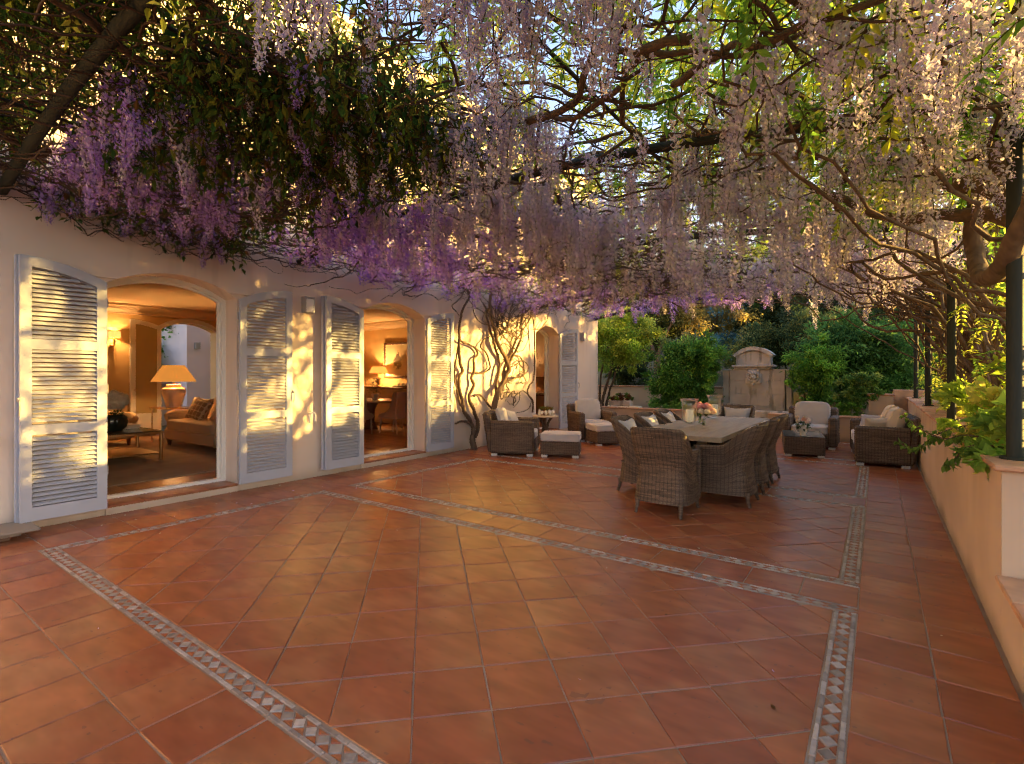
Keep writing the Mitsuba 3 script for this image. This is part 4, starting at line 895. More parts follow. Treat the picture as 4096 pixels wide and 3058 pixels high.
wlimb([(722, 1240), (725, 1150), (683, 1085), (700, 1020), (735, 960), (740, 700), (733, 500), (722, 400), (762, 290)], .028, .016); wlimb([(735, 540), (790, 545), (840, 470), (870, 390), (890, 330)], .014, .010)
wlimb([(410, 580), (440, 500), (500, 400), (520, 300), (470, 200)], .022, .012); wlimb([(385, 350), (330, 420), (310, 475), (345, 490)], .012, .008)
for i in range(17):       # loops and curls
    c = np.array([480 + 190 * g.random(), 640 + 520 * g.random()]) if i < 11 else np.array([430 + 300 * g.random(), 300 + 300 * g.random()])
    a0 = g.random() * 6.28; rr = 25 + 55 * g.random()
    wlimb([c + rr * (1 + .5 * g.normal() * .3) * np.array([math.cos(a0 + t), 1.2 * math.sin(a0 + t)]) + g.normal(0, 9, 2) for t in np.linspace(0, 3.5 + 3 * g.random(), 9)], .017, .008, .10)
for i in range(26):       # the fan of thin stems under the canopy
    x0 = 380 + 60 * g.random(); x1 = 200 + 800 * g.random()
    wlimb([(x0 + 250 * g.random(), 700 - 200 * g.random()), (.5 * (x0 + x1) + g.normal(0, 40), 420 + g.normal(0, 50)), (x1, 240 + g.normal(0, 40)), (x1 + g.normal(0, 60), 120)], .013, .007, .12 + .15 * g.random())
# gnarled trunks on the parapet side
limb(vine_w, [[1.0, 4.95, -.1], [1.03, 4.9, .7], [.95, 4.75, 1.5], [1.0, 4.7, 2.2], [.82, 4.6, 2.7], [.55, 4.6, 3.05]], .11, .07, 'trunk', .10, sides=12)
limb(vine_w, [[1.05, 8.5, -.1], [1.0, 8.45, .8], [1.08, 8.55, 1.5], [.9, 8.5, 2.1], [.6, 8.6, 2.7], [.1, 8.8, 3.2]], .16, .06, 'trunk', .12, sides=12)
limb(vine_w, [[1.0, 11.6, -.1], [1.05, 11.5, 1.0], [.9, 11.3, 2.0], [.5, 11.0, 2.8], [-.2, 10.8, 3.3]], .13, .05, 'trunk', .12, sides=10)
limb(vine_w, [[.62, 5.22, 3.05], [.60, 5.24, 2.64], [.60, 5.20, 2.40], [.60, 4.9, 2.21], [.61, 4.55, 2.13], [.62, 4.25, 2.16], [.66, 3.98, 2.32], [.72, 3.9, 2.55], [.75, 4.2, 2.95], [.7, 4.6, 3.1]], .060, .05, 'branch', .04, sides=10)
limb(vine_w, [[.05, 5.0, 3.12], [.2, 5.0, 3.17], [.33, 5.0, 3.08], [.47, 4.95, 2.90], [.66, 4.8, 2.78], [.9, 4.62, 2.3]], .05, .075, 'branch', .04)
limb(vine_w, [[.95, 4.6, 2.2], [.7, 4.9, 2.62], [.4, 5.3, 2.75], [.0, 5.5, 2.9], [-.5, 5.4, 3.25]], .06, .03, 'branch', .08)
limb(vine_w, [[.95, 6.5, 1.1], [.95, 6.75, 1.35], [.95, 7.33, 1.70], [.95, 8.39, 2.07], [.85, 9.5, 2.5], [.6, 10, 3.0]], .035, .022, 'branch', .05)
limb(vine_w, [[1.0, 6.4, 1.1], [1.0, 6.9, 1.5], [1.0, 7.8, 1.9], [.9, 8.8, 2.4], [.5, 9.4, 3.0]], .030, .020, 'branch', .05)
for i in range(58):       # stems fanning from the trunks up to the canopy
    yb = g.choice([8.4, 8.6, 11.2, 5.2], p=[.4, .3, .18, .12]); y0 = yb + g.normal(0, .5); x1 = .5 - 2.3 * g.random() ** 1.6; y1 = yb + g.normal(.6, 1.3)
    a = np.array([1.02 + abs(g.normal(0, .12)), y0, 1.2 + .9 * g.random()]); e = np.array([x1, y1, zc(x1, y1) + .05])
    m1 = a * .62 + e * .38 + np.array([.12 + .15 * g.normal(), g.normal(0, .35), .10 + g.normal(0, .28)]); m2 = a * .3 + e * .7 + np.array([.1 * g.normal(), g.normal(0, .35), -.04 + g.normal(0, .22)])
    limb(vine_w, [a, m1, m2, e], .012 + .020 * g.random() ** 2, .008, 'stem', .30, sides=6)
for i in range(92):       # upright stems behind the posts
    y0 = 4.6 + 7.5 * g.random(); a = np.array([1.12 + .25 * g.random(), y0, .2]); q = [a, a + np.array([.0, .05, .75])]
    for k in range(5): q.append(q[-1] + np.array([g.normal(-.05, .09), g.normal(.03, .22), .45]))
    limb(vine_w, q, .012 + .02 * g.random() ** 2, .009, 'stem', .10, sides=6)
# heavier limbs through the canopy
for i in range(84):
    v_ = vine_p if i % 3 == 0 else vine_w
    p = np.array([-6.0 + 6.4 * g.random(), 1.2 + 11 * g.random(), 0.0]); a = g.random() * 6.28; q = []
    for k in range(7):
        q.append([p[0], p[1], zc(p[0], p[1]) - .06 + .20 * g.random() - .08 * (g.random() < .3)]); a += g.normal(0, .55); p = p + .42 * np.array([math.cos(a), math.sin(a), 0]); p[0] = np.clip(p[0], -6.6, .7)
    limb(v_, q, (.013 + .024 * g.random() ** 1.5), .009, 'branch', .10, sides=7)
def twig_mass(n, xr, yr, zr, r, seed, L=(8, 20), step=.13, dip=.0):
    g = np.random.default_rng(seed); b = MB()
    for i in range(n):
        m = g.integers(*L); a = g.random() * 6.28 + np.cumsum(g.normal(0, .38, m)); st = step * (.7 + .6 * g.random())
        x = xr[0] + (xr[1] - xr[0]) * g.random() + np.cumsum(np.cos(a)) * st; y = yr[0] + (yr[1] - yr[0]) * g.random() + np.cumsum(np.sin(a)) * st
        x = np.clip(x, -6.63, .95); k = np.arange(m)
        z = zc(x, y) + zr[0] + (zr[1] - zr[0]) * g.random() + np.cumsum(g.normal(0, .035, m)) - dip * (k / m) ** 2 * g.random()
        b.add(*tubem(np.c_[x, y, z], np.linspace(1, .45, m) * (r[0] + (r[1] - r[0]) * g.random() ** 2), 4, False))
    return b.mesh
part(vine_p, 'twigs', twig_mass(400, (-6.6, -3.4), (1.2, 13.2), (-.14, .26), (.005, .018), 1), 'm_twig', True, kind='stuff')
part(vine_w, 'twigs', twig_mass(680, (-4.4, .8), (.8, 13.2), (-.14, .30), (.005, .019), 2), 'm_twig', True, kind='stuff')
part(vine_p, 'hanging_twigs', twig_mass(330, (-5.6, -2.6), (6.0, 10.8), (-.30, .06), (.004, .011), 3, dip=.22), 'm_twig', True, kind='stuff')
part(vine_d, 'twigs', twig_mass(560, (-6.6, -2.6), (1.16, 3.4), (-.10, .34), (.004, .013), 4), 'm_twig', True, kind='stuff')
part(vine_d, 'wall_twigs', twig_mass(60, (-6.62, -6.0), (.8, 5.5), (-.02, .06), (.005, .010), 5), 'm_twig', True, kind='stuff')

# racemes: a few models in three tints, copied
def raceme(L, R, cols, seed, dens=1.0, big=1.0):
    g = np.random.default_rng(seed); b = MB(); n = int(dens * 190 * L)
    for i in range(n):
        t = ((i + g.random()) / n) ** .85; a = i * 2.39996 + g.normal(0, .3); z = -L * t
        r = R * (1 - t) ** .55 * (.55 + .5 * g.random()) + .006; s = .0245 * big * (1 - .55 * t) * (.8 + .4 * g.random())
        d = np.array([math.cos(a), math.sin(a), -.25 + .3 * g.normal()]); d /= np.linalg.norm(d); p = np.array([0, 0, z]) + d * r + [0, 0, -.01]
        u = np.cross(d, [0, 0, 1.0]); u /= np.linalg.norm(u); w = np.cross(u, d)
        c = np.array(cols[int(g.random() * len(cols))]) * (.82 + .36 * g.random()); c = c * (1 - .28 * t)
        b.add([p - u * s * .7, p - d * s * .5 - w * s * .6, p + u * s * .7, p + w * s * 1.1 + d * s * .3, p + d * s * .15], [[0, 1, 4], [1, 2, 4], [2, 3, 4], [3, 0, 4]], c=np.clip(c, 0, .9))
        q = p + d * s * .25 - w * s * .7; c2 = np.clip(c * np.array([.80, .72, .88]), 0, .9)
        b.add([q, q + d * s * .9 - u * s * .28, q + d * s * 1.2 - w * s * .5, q + d * s * .9 + u * s * .28], [[0, 1, 2], [0, 2, 3]], c=c2)
    v, f = tubem([[0, 0, .06], [.003, 0, -L * .3], [-.004, .003, -L * .7], [0, 0, -L]], .0028, 3, False); b.add(v, f, c=(.16, .13, .06))
    return b
PALE = [(.84, .78, .90), (.80, .72, .89), (.90, .86, .88), (.72, .62, .84)]
LILA = [(.60, .38, .95), (.68, .48, .95), (.50, .28, .90), (.80, .66, .95)]
FADE = [(.88, .80, .76), (.82, .72, .66), (.90, .85, .82), (.80, .70, .76)]
NV = 6
for pi, cols in enumerate((PALE, LILA, FADE)):
    for k in range(NV):
        L = (.30, .38, .46, .54, .62, .70)[k] * (.66 if pi == 1 else 1.0)
        q = raceme(L, .050 if pi != 1 else .062, cols, 100 + pi * 10 + k, 1.15 if pi == 1 else .95)
        scene[f'raceme_model_{pi}_{k}'] = {'type': 'shapegroup', 'raceme': mikit.ply(q.mesh, 'm_petal', color=q.C())}
        q = raceme(L * (.75, 1.0, 1.15, .9, 1.1, 1.25)[k], .078 if pi != 1 else .092, cols, 150 + pi * 10 + k, .36, 2.05)      # fuller ones, for the far half
        scene[f'raceme_model_{pi}_{k + NV}'] = {'type': 'shapegroup', 'raceme': mikit.ply(q.mesh, 'm_petal', color=q.C())}
def pinnate(n, L, w, cols, seed):
    """a compound leaf drooping from its stalk"""
    g = np.random.default_rng(seed); b = MB(); ts = np.linspace(.18, 1, n)
    P = lambda t: np.array([L * t * (1 - .25 * t), 0, -.45 * L * t * t])
    for t in ts[:-1]:
        for s in (-1, 1):
            d = np.array([.45, s * .9, -.35 + .2 * g.normal()]); leafquad(b, P(t), d, np.array([.1, 0, 1.0]), w * 2.5 * (.8 + .35 * g.random()), w, np.array(cols[int(g.random() * len(cols))]) * (.75 + .5 * g.random()))
    leafquad(b, P(1.0), np.array([.8, 0, -.6]), np.array([.1, 0, 1.0]), w * 2.6, w, np.array(cols[0]))
    v, f = tubem([P(t) for t in np.linspace(0, 1, 5)], .002, 3, False); b.add(v, f, c=(.12, .12, .04)); return b
YG = [(.62, .68, .07), (.50, .62, .07), (.70, .70, .12)]; MG = [(.20, .40, .06), (.27, .47, .07), (.15, .30, .05)]; DG = [(.045, .11, .028), (.06, .145, .035), (.08, .13, .028), (.15, .17, .03), (.045, .10, .028), (.16, .085, .03)]
for pi, cols in enumerate((YG, MG)):
    for k in range(3):
        q = pinnate(5 + k, .22 + .04 * k, .026, cols, 40 + pi * 5 + k); scene[f'leaf_model_{pi}_{k}'] = {'type': 'shapegroup', 'spray': mikit.ply(q.mesh, 'm_leaf', color=q.C())}
def ivy_leaf(seed, cols):
    g = np.random.default_rng(seed); b = MB()
    for i in range(5):
        a = g.random() * 6.28; p = np.array([.004 * g.normal(), .004 * g.normal(), -.05 * i])
        leafquad(b, p, np.array([math.cos(a), math.sin(a), -.9 + .5 * g.normal()]), np.array([.2, .1, 1.]), .070 + .03 * g.random(), .038, np.array(cols[int(g.random() * len(cols))]) * (.7 + .6 * g.random()))
    v, f = tubem([[0, 0, .04], [.01, .0, -.08], [0, .01, -.24]], .003, 3, False); b.add(v, f, c=(.10, .08, .04))
    return b
for k in range(4):
    q = ivy_leaf(60 + k, DG); scene[f'climber_leaf_model_{k}'] = {'type': 'shapegroup', 'spray': mikit.ply(q.mesh, 'm_leaf', color=q.C())}
def scatter(parent, name, stuff, items, most=300):
    """items: (model key, 4x4). Those nearest in view become parts, the rest one part of kind stuff."""
    def size(M):
        x, y, z = pr(M[:3, 3]); return abs(z) + (1e3 if z < .2 or not -40 < x < 1064 or not -60 < y < 800 else 0)
    items = sorted(items, key=lambda m: size(m[1]))
    for i, (mod, M) in enumerate(items):
        if i < most:
            key = f'{parent}__{name}' if i == 0 else f'{parent}__{name}_{i:03d}'
        else: key = f'{parent}__{stuff}__{i:04d}'
        scene[key] = {'type': 'instance', 'group': {'type': 'ref', 'id': mod}, 'to_world': T4(M.tolist())}
    if len(items) > most: labels[f'{parent}__{stuff}'] = {'kind': 'stuff'}
def hang(x, y, z, s, tilt=.12):
    M = place(x, y, z, g.random() * 6.28) @ rot([1, 0, 0], math.degrees(g.normal(0, tilt))) @ rot([0, 1, 0], math.degrees(g.normal(0, tilt)))
    M[:3, :3] *= s; return M
GAPS = [(-1.40, 2.65, .42), (-1.47, 3.1, .38), (-.87, 2.87, .34), (-2.25, 1.9, .34), (-2.2, 4.1, .30), (-.3, 3.4, .25)]
def gap(x, y):
    return any((x - a) ** 2 + (y - b) ** 2 < r * r for a, b, r in GAPS)
rac_p, rac_w = [], []
for i in range(7400):
    x, y = -6.62 + 7.3 * g.random(), .3 + 13.3 * g.random()
    nz = float(meshkit.fbm(np.array([x * 1.35, y * 1.35, 7.0]), 2))
    purple = (x < -4.35 + .55 * g.normal() and y > .9) or (y > 11.2 + .6 * g.normal() and x < -1.9 + .5 * g.normal())
    if gap(x, y) and g.random() < .9: continue
    if y < 1.25 and x < -2.6: continue
    if x < -1.8 and y < 2.9 and not purple and g.random() < .80: continue
    if x > -.5 and y < 6 and g.random() < .45: continue
    if y > 6 and g.random() < .52: continue
    if not purple and g.random() > np.clip((nz - (.38 if y < 6 else .42)) * 4.2, .05, .85): continue
    if purple and g.random() > np.clip((nz - .37) * 5.0, .14 if y < 4.2 else .06, .95 if y < 4.2 else .55): continue
    k = int(np.clip(g.normal(1.7 if y < 6 else 1.9 if y < 9 else 1.2, 1.5) - (1.2 if x < -5.5 else 0), 0, NV - 1)); k += NV if y > 5.5 or purple and y > 3 else 0
    if purple: rac_p.append((f'raceme_model_1_{k}', hang(x, y, float(zc(x, y)) + g.uniform(-.16, .18) + (.10 if x < -5.8 else 0) + (.10 if y > 10 else 0), .9 + .3 * g.random())))
    else:
        fade = g.random() < (.08 + .5 * np.clip((y - 3) / 7, 0, 1))
        rac_w.append((f'raceme_model_{2 if fade else 0}_{k}', hang(x, y, float(zc(x, y)) + g.uniform(-.10, .24) + (.08 if y > 10 else 0), .75 + .5 * g.random())))
scatter(vine_p, 'flower_raceme', 'far_racemes', rac_p); scatter(vine_w, 'flower_raceme', 'far_racemes', rac_w)
lv_w, lv_p, lv_d = [], [], []
def leafM(x, y, z, s): return place(x, y, z, g.random() * 6.28) @ rot([0, 1, 0], math.degrees(g.normal(.1, .5))) @ np.diag([s, s, s, 1.0])
for i in range(5600):
    x, y = -4.5 + 5.4 * g.random(), .6 + 12.8 * g.random(); right = x > -.9 and y < 7
    if gap(x, y) and g.random() < .8: continue
    if not right and g.random() < .35: continue
    lv_w.append((f'leaf_model_{0 if g.random() < .72 else 1}_{g.integers(3)}', leafM(x, y, float(zc(x, y)) + g.uniform(.02, .75), .9 + .5 * g.random())))
for i in range(640):      # leaves among the upright stems
    x, y, z = .74 + .8 * g.random(), 5.2 + 9.6 * g.random(), 1.05 + 2.1 * g.random()
    if y < 7.5 and z < 1.45: continue
    if meshkit.fbm(np.array([y * 2.0, z * 2.6, 2.0]), 2) > .36: lv_w.append((f'leaf_model_{0 if g.random() < .6 else 1}_{g.integers(3)}', leafM(x, y, z, .8 + .5 * g.random())))
for i in range(1500):
    x, y = -1.6 + 3.2 * g.random(), 1.6 + 5.0 * g.random(); lv_w.append((f'leaf_model_{0 if g.random() < .45 else 1}_{g.integers(3)}', leafM(x, y, float(zc(x, y)) + g.uniform(-.22 if x > -.5 and y > 2.6 else .08, 1.0), 1.0 + .5 * g.random())))
for i in range(700):
    x, y = -6.5 + 3 * g.random(), 3.0 + 10.4 * g.random(); lv_p.append((f'leaf_model_{0 if g.random() < .55 else 1}_{g.integers(3)}', leafM(x, y, float(zc(x, y)) + g.uniform(.05, .5), .8 + .4 * g.random())))
for i in range(4300):
    x, y = -6.6 + 4.4 * g.random(), .1 + 3.2 * g.random()
    zl = g.uniform(-.20 if x > -5.0 else -.02, .45) if y > 1.32 else g.uniform(.30, .60)
    if meshkit.fbm(np.array([x * 1.5, y * 1.5, 3.0]), 2) < (.40 if y > 1.3 else .22): continue
    lv_d.append((f'climber_leaf_model_{g.integers(4)}', leafM(min(x, -3.0 + .5 * g.normal() if x > -3.4 else x), y, float(zc(x, y)) + zl, .8 + .5 * g.random())))
scatter(vine_w, 'leaf_spray', 'foliage', lv_w); scatter(vine_p, 'leaf_spray', 'foliage', lv_p); scatter(vine_d, 'leaf_spray', 'foliage', lv_d)

# ------------------------------------------------------------------ shrubs and trees
def crown(center, radii, n, leaf, cols, seed, clumps=40, fill=.35, aspect=.5, droop=.0, box_=False):
    """leaf-sized faces in clumps through the volume of an uneven crown"""
    g = np.random.default_rng(seed); c = np.array(center, float); R = np.array(radii, float)
    d = g.normal(size=(clumps, 3)); d /= np.linalg.norm(d, axis=1, keepdims=True)
    rr = (fill + (1 - fill) * g.random(clumps)) ** .6 * (.62 + .62 * g.random(clumps))
    if box_: cc = g.uniform(-1, 1, (clumps, 3)) * R
    else: cc = d * rr[:, None] * R
    if not box_: k_ = clumps // 7; cc[:k_] = d[:k_] * R * (1.02 + .28 * g.random((k_, 1)))
    sz = (.15 + .24 * g.random(clumps)) * np.minimum(R.min(), .9)
    if not box_: sz[:clumps // 7] *= .55
    k = g.integers(clumps, size=n); p = cc[k] + g.normal(size=(n, 3)) * sz[k][:, None] * [1, 1, .75] * .62 + c
    o = p - (cc[k] + c) + .6 * cc[k] / (np.linalg.norm(R) + 1e-9); o = o / (np.linalg.norm(o, axis=1, keepdims=True) + 1e-9)
    dd = o + g.normal(size=(n, 3)) * .8 - np.array([0, 0, droop]); dd /= np.linalg.norm(dd, axis=1, keepdims=True)
    up = g.normal(size=(n, 3)) * .5 + [0, 0, 1]; s = np.cross(dd, up); s /= np.linalg.norm(s, axis=1, keepdims=True) + 1e-9; nn = np.cross(s, dd)
    L = leaf * (.6 + .8 * g.random((n, 1))); w = L * aspect
    v = np.stack([p, p + dd * L * .5 + s * w / 2 + nn * w * .2, p + dd * L, p + dd * L * .5 - s * w / 2 + nn * w * .2], 1).reshape(-1, 3)
    f = np.arange(n)[:, None] * 4 + np.array([[0, 1, 2, 0, 2, 3]]); f = f.reshape(-1, 3)
    cl = np.array(cols)[g.integers(len(cols), size=clumps)][k] * (.6 + .7 * g.random((clumps, 1)))[k] * (.75 + .5 * g.random((n, 1)))
    return (v, f), np.repeat(cl, 4, 0)
def plant(name, label, cat_, crowns, trunks=(), group=None):
    t = thing(name, label, cat_, group)
    for tr in trunks: limb(t, tr[0], tr[1], tr[2], 'trunk', .06)
    for c in crowns:
        m, col = crown(**c); part(t, 'crown', m, 'm_leaf', color=col)
    return t
C = lambda c, r, n, l, cols, s, **k: dict(center=c, radii=r, n=n, leaf=l, cols=cols, seed=s, **k)
OL = [(.27, .28, .08), (.33, .32, .11), (.18, .21, .06)]; TAN = [(.40, .32, .11), (.31, .26, .08), (.48, .37, .14)]; BL = [(.22, .40, .42), (.28, .48, .50), (.16, .31, .32)]; FG = [(.16, .34, .065), (.22, .42, .085), (.11, .25, .05)]; BK = [(.06, .10, .04), (.09, .13, .05), (.10, .12, .04)]
LIT = [(.46, .46, .07), (.36, .42, .06), (.52, .48, .11)]
plant('small_tree', 'sunlit yellow green small tree at the corner of the house', 'tree', [C((-6.55, 15.0, 2.65), (1.0, .8, 1.0), 22000, .085, [(.50, .60, .09), (.38, .54, .08), (.58, .62, .12)], 71, clumps=90)],
      [([[-7.15, 15, .0], [-7.15, 15, .7], [-6.95, 15, 1.3], [-6.8, 15, 1.9], [-6.7, 15, 2.4]], .06, .03), ([[-7.1, 15.05, .0], [-7.0, 15.05, .7], [-6.75, 15, 1.4], [-6.5, 15, 2.0]], .05, .025), ([[-7.2, 15.1, .0], [-7.3, 15.1, .9], [-7.2, 15.1, 1.7], [-7.0, 15.1, 2.4]], .045, .02)])
plant('shrub', 'large dark green feathery shrub left of the stone fountain', 'shrub', [C((-4.62, 15.0, 1.45), (.92, .55, .95), 11000, .135, FG, 72, clumps=110, aspect=.32, droop=.3), C((-3.95, 15.1, 1.95), (.48, .4, .70), 4200, .10, MG, 73, clumps=40, aspect=.32, droop=.3), C((-4.55, 14.9, .7), (1.0, .45, .35), 4500, .08, FG, 74)], [([[-4.3, 15, .0], [-4.25, 15, .8], [-4.0, 15, 1.5]], .04, .02), ([[-4.5, 15, .0], [-4.7, 15, .8], [-4.9, 15, 1.4]], .04, .02)])
plant('shrub', 'bright green feathery shrub overhanging the right side of the fountain', 'shrub', [C((-1.25, 15.2, 1.72), (.62, .45, .58), 8000, .10, MG, 75, clumps=60, aspect=.32, droop=.4), C((-1.3, 15.3, 1.0), (.4, .4, .5), 2500, .09, FG, 76)], [([[-1.25, 15.4, -.1], [-1.35, 15.4, .5], [-1.3, 15.4, 1.3]], .035, .02), ([[-1.15, 15.4, -.1], [-1.1, 15.4, .5], [-1.2, 15.4, 1.3]], .03, .02), ([[-1.3, 15.4, -.1], [-1.5, 15.4, .6], [-1.6, 15.4, 1.3]], .03, .015)])
plant('shrub', 'big rounded dark evergreen shrub behind the right armchair', 'shrub', [C((-.45, 16.3, 1.95), (1.25, .8, .95), 13000, .14, [(.12, .25, .06), (.16, .31, .08), (.09, .18, .05)], 77, clumps=120, aspect=.4), C((.2, 16.2, 1.3), (.7, .6, .6), 6000, .10, FG, 78)], [([[-.6, 16.4, -.1], [-.6, 16.4, 1.2]], .06, .04)])
plant('fern', 'light green feathery fern in the bed left of the corner pier', 'plant', [C((-.30, 13.95, 1.15), (.40, .16, .42), 3800, .09, [(.16, .28, .06), (.12, .22, .05), (.22, .30, .08)], 79, clumps=34, aspect=.28, droop=.2), C((-.55, 13.95, .68), (.3, .12, .15), 1200, .06, MG, 80)])
tk = plant('trough_plants', 'trough of trailing green and rust succulents on the far left wall', 'plant pot', [C((-5.95, 13.64, .83), (.34, .10, .10), 2600, .05, [(.14, .22, .05), (.20, .26, .07), (.22, .10, .05)], 81, clumps=30)])
part(tk, 'trough', boxm(-6.28, -5.62, 13.55, 13.75, .566, .72, .02), 'm_fountain'); part(tk, 'plinth', boxm(-6.3, -5.35, 13.52, 13.78, .5655, .60, .008), 'm_ceramic'); scene[tk + '__trough']['to_world'] = T4(trans(0, 0, .036).tolist())
plant('tree', 'slender forked tree with tan bark behind the sunlit small tree', 'tree', [C((-7.2, 20.3, 4.3), (1.5, 1.0, 1.1), 9000, .13, OL, 82, clumps=70), C((-6.1, 20.3, 4.0), (.9, .8, .8), 4000, .13, TAN, 83)],
      [([[-7.2, 20, 1.0], [-7.23, 20, 2.2], [-7.46, 20, 2.9], [-7.2, 20, 3.5], [-6.96, 20, 4.0]], .09, .04), ([[-7.15, 20, 1.0], [-7.1, 20, 2.2], [-6.8, 20, 3.05], [-6.45, 20, 3.75]], .08, .04)])
plant('tree', 'dark leaning tree with thin trunk left of the forked tree', 'tree', [C((-8.2, 20.6, 3.6), (1.2, .9, 1.0), 6000, .13, BK, 84)], [([[-7.6, 20, .9], [-7.65, 20, 1.2], [-7.73, 20, 2.2], [-7.9, 20, 3.4]], .10, .05)])
plant('tree', 'tan leaved tree with branching grey stems in the middle of the garden', 'tree', [C((-5.7, 22.3, 4.4), (1.6, 1.0, 1.0), 9000, .14, TAN, 85, clumps=60)], [([[-5.74, 22, 1.6], [-5.74, 22, 3.0], [-5.72, 22, 3.9]], .07, .04), ([[-5.74, 22, 2.9], [-6.0, 22, 3.5], [-6.2, 22, 4.1]], .05, .03), ([[-5.74, 22, 3.0], [-5.5, 22, 3.5], [-5.3, 22, 4.0]], .05, .03)])
plant('conifer', 'blue green conifer behind the stone fountain', 'tree', [C((-5.75, 26, 3.5), (1.15, .9, 1.4), 12000, .17, BL, 86, clumps=80, aspect=.22, droop=.4), C((-5.2, 25.5, 2.6), (.8, .7, .8), 5000, .16, BL, 87, aspect=.22, droop=.4)], [([[-5.75, 26, 1.2], [-5.75, 26, 3.0]], .09, .05)])
plant('tree', 'tall dark evergreen right of the blue conifer', 'tree', [C((-3.6, 24, 3.6), (1.3, 1.0, 1.9), 12000, .15, BK, 88, clumps=90), C((-3.4, 23, 2.4), (1.0, .7, .7), 5000, .14, OL, 89)], [([[-3.6, 24, 1.2], [-3.6, 24, 3.4]], .10, .06)])
plant('tree', 'grey green tree behind the rounded evergreen shrub', 'tree', [C((-1.2, 21, 3.6), (1.5, 1.0, 1.5), 13000, .14, [(.10, .14, .07), (.14, .17, .08), (.07, .10, .05)], 90, clumps=90)], [([[-1.2, 21, 1.0], [-1.2, 21, 3.2]], .09, .05)])
for i, (x, y, z, r, cols, lab) in enumerate([(-5.4, 17.6, 2.0, .9, OL, 'olive shrub on the bank behind the big feathery shrub'), (-2.6, 18.2, 2.4, .9, BK, 'dark shrub on the bank directly behind the fountain'), (-7.4, 17.4, 1.7, .8, BK, 'dark low shrub behind the sunlit small tree'), (-3.6, 19.2, 2.2, .8, OL, 'olive shrub on the bank left of the fountain pediment'), (-1.6, 18.4, 2.6, 1.0, OL, 'olive shrub on the bank right of the fountain pediment'), (.9, 17.6, 2.0, 1.0, FG, 'green shrub behind the corner pier')]):
    plant('bank_shrub', lab, 'shrub', [C((x, y, z), (r, .7, r * .85), 6500, .11, cols, 400 + i, clumps=70, aspect=.42)], [([[x, y, .8], [x + .1, y, z]], .04, .02)])
gt = np.random.default_rng(31)
kinds = [('dark', BK), ('olive', OL), ('green', FG), ('golden', LIT), ('tan', TAN)]
WOOD = ['dark tree at the far left of the wood, behind the house corner', 'olive toned tree second from the left in the wood', 'dark crowned tree third from the left in the wood', 'fresh green tree left of the forked tree crown', 'olive tree behind the forked tan tree', 'dark tree between the forked tree and the grey stemmed tree', 'tan crowned tree above the grey stems', 'dark tree behind the blue conifer on its left', 'fresh green tree behind the blue conifer on its right', 'olive tree above the stone fountain', 'dark tree behind the tall evergreen', 'golden tree showing right of the tall evergreen', 'olive tree above the rounded evergreen shrub', 'fresh green tree above the right armchair', 'golden tree at the right end of the wood', 'dark tree at the far right end of the wood behind the posts']
for i in range(16):       # the wood behind
    x = -17 + 1.55 * i + gt.normal(0, .4); y = 28 + 5 * gt.random(); kd, cols = kinds[(0, 1, 0, 2, 1, 0, 4, 0, 2, 1, 0, 3, 1, 2, 3, 0)[i]]
    z0 = 1 + (y - 17) * .14; hh = 3.4 + 2.2 * gt.random()
    plant('woodland_tree', WOOD[i], 'tree', [C((x, y, z0 + hh * .62), (1.9, 1.5, hh * .55), 8000, .22, cols, 200 + i, clumps=80)], [([[x, y, z0 - .3], [x + gt.normal(0, .2), y, z0 + hh * .5]], .14, .07)], 'woodland trees behind the terrace')
for i, (x, y, z, r, cols) in enumerate([(3.0, 18.8, 2.3, 1.8, LIT), (4.8, 22, 3.0, 2.1, YG), (2.4, 24, 3.2, 2.0, LIT), (6.5, 27, 3.6, 2.6, OL)]):
    plant('side_tree', ('nearest golden', 'pale green', 'tall golden', 'olive')[i] + ' backlit tree beyond the right parapet', 'tree', [C((x, y, z), (r * .85, r * .7, r * 1.1), 15000, .13, cols, 300 + i, clumps=80)], [([[x, y, -.1], [x, y, z]], .12, .06)])
for i, (x, y, z, r) in enumerate([(-19.5, 7.2, 2.4, 1.6), (-22, 9.5, 3.4, 2.2), (-18.9, 5.6, 1.4, .9)]):
    plant('back_tree', ('bushy green', 'tall dark', 'low bright green')[i] + ' tree seen through the living room', 'tree', [C((x, y, z), (r, r, r), 6000, .16, (FG, BK, MG)[i], 320 + i, clumps=60)], [([[x, y, -.1], [x, y, z]], .10, .05)])
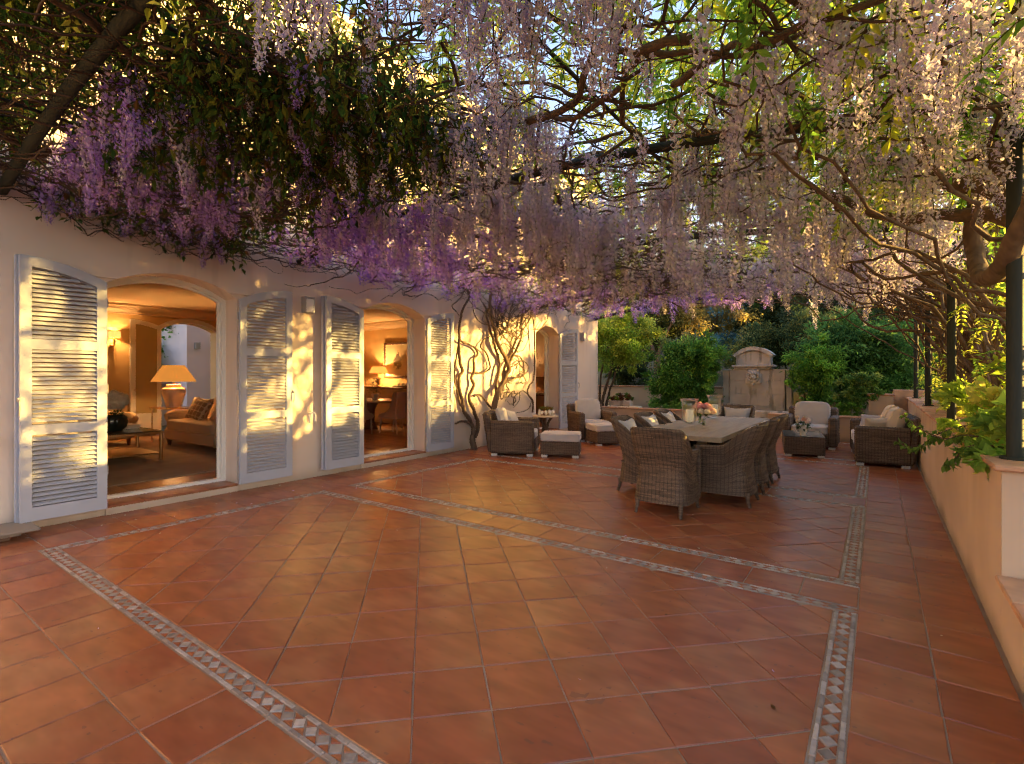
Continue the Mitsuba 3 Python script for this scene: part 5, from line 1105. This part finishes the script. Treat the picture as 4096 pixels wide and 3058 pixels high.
# leaves along and beyond the parapet
plant('parapet_shrub', 'yellow green round leaved shrub spilling over the near end of the parapet', 'shrub', [C((.84, 5.2, 1.10), (.36, 1.25, .26), 3600, .085, [(.60, .66, .08), (.42, .56, .08), (.70, .66, .12)], 91, clumps=40, aspect=.7), C((.85, 4.45, 1.05), (.30, .4, .18), 700, .095, [(.32, .52, .09), (.46, .60, .10)], 92, clumps=18, aspect=.65), C((1.3, 5.6, 1.5), (.4, 1.2, .45), 1500, .085, YG, 93, clumps=40, aspect=.7)])
plant('parapet_shrub', 'yellow green shrub behind the middle post of the parapet', 'shrub', [C((1.15, 8.4, 1.12), (.30, 1.6, .24), 2400, .08, YG, 94, clumps=44, aspect=.7), C((1.0, 10.6, 1.15), (.25, .9, .22), 1000, .075, YG, 95, clumps=24, aspect=.7)])
plant('sunlit_hedge', 'airy sunlit golden foliage beyond the parapet', 'hedge', [C((1.75, 12.8, 1.9), (.45, 4.8, 1.5), 800, .11, LIT, 96, clumps=120, aspect=.6, box_=True), C((1.5, 7.4, 2.3), (.35, 2.6, 1.0), 700, .11, YG, 97, clumps=50, aspect=.6, box_=True)])
tr = thing('trailing_stem', 'two leafy shoots trailing from the near parapet shrub in front of its wall', 'plant')
for q in ([[.75, 4.9, 1.08], [.58, 5.3, 1.10], [.42, 5.7, .98], [.34, 6.2, .82], [.26, 6.7, .74], [.18, 7.1, .76]], [[.70, 4.6, 1.06], [.52, 4.9, 1.06], [.42, 5.2, 1.0], [.30, 5.9, 1.02], [.22, 6.6, 1.08]], [[.7, 4.3, 1.05], [.5, 4.4, 1.04], [.42, 4.5, .93], [.40, 4.7, .86]]):
    p = spline(q, 8); part(tr, 'stem', tubem(p, taper(len(p), .006, .003), 5), 'm_twig', True); b = MB()
    for i in range(3, len(p)):
        for s in (-1, 1): leafquad(b, p[i], np.array([s * .6 * g.random(), .5 * g.normal() + .3, -.5 + .5 * g.normal()]), np.array([.3, 0, 1.]), .055 + .03 * g.random(), .04, np.array([.13, .22, .045]) * (.6 + .9 * g.random()))
    part(tr, 'leaves', b.mesh, 'm_leaf', color=b.C())
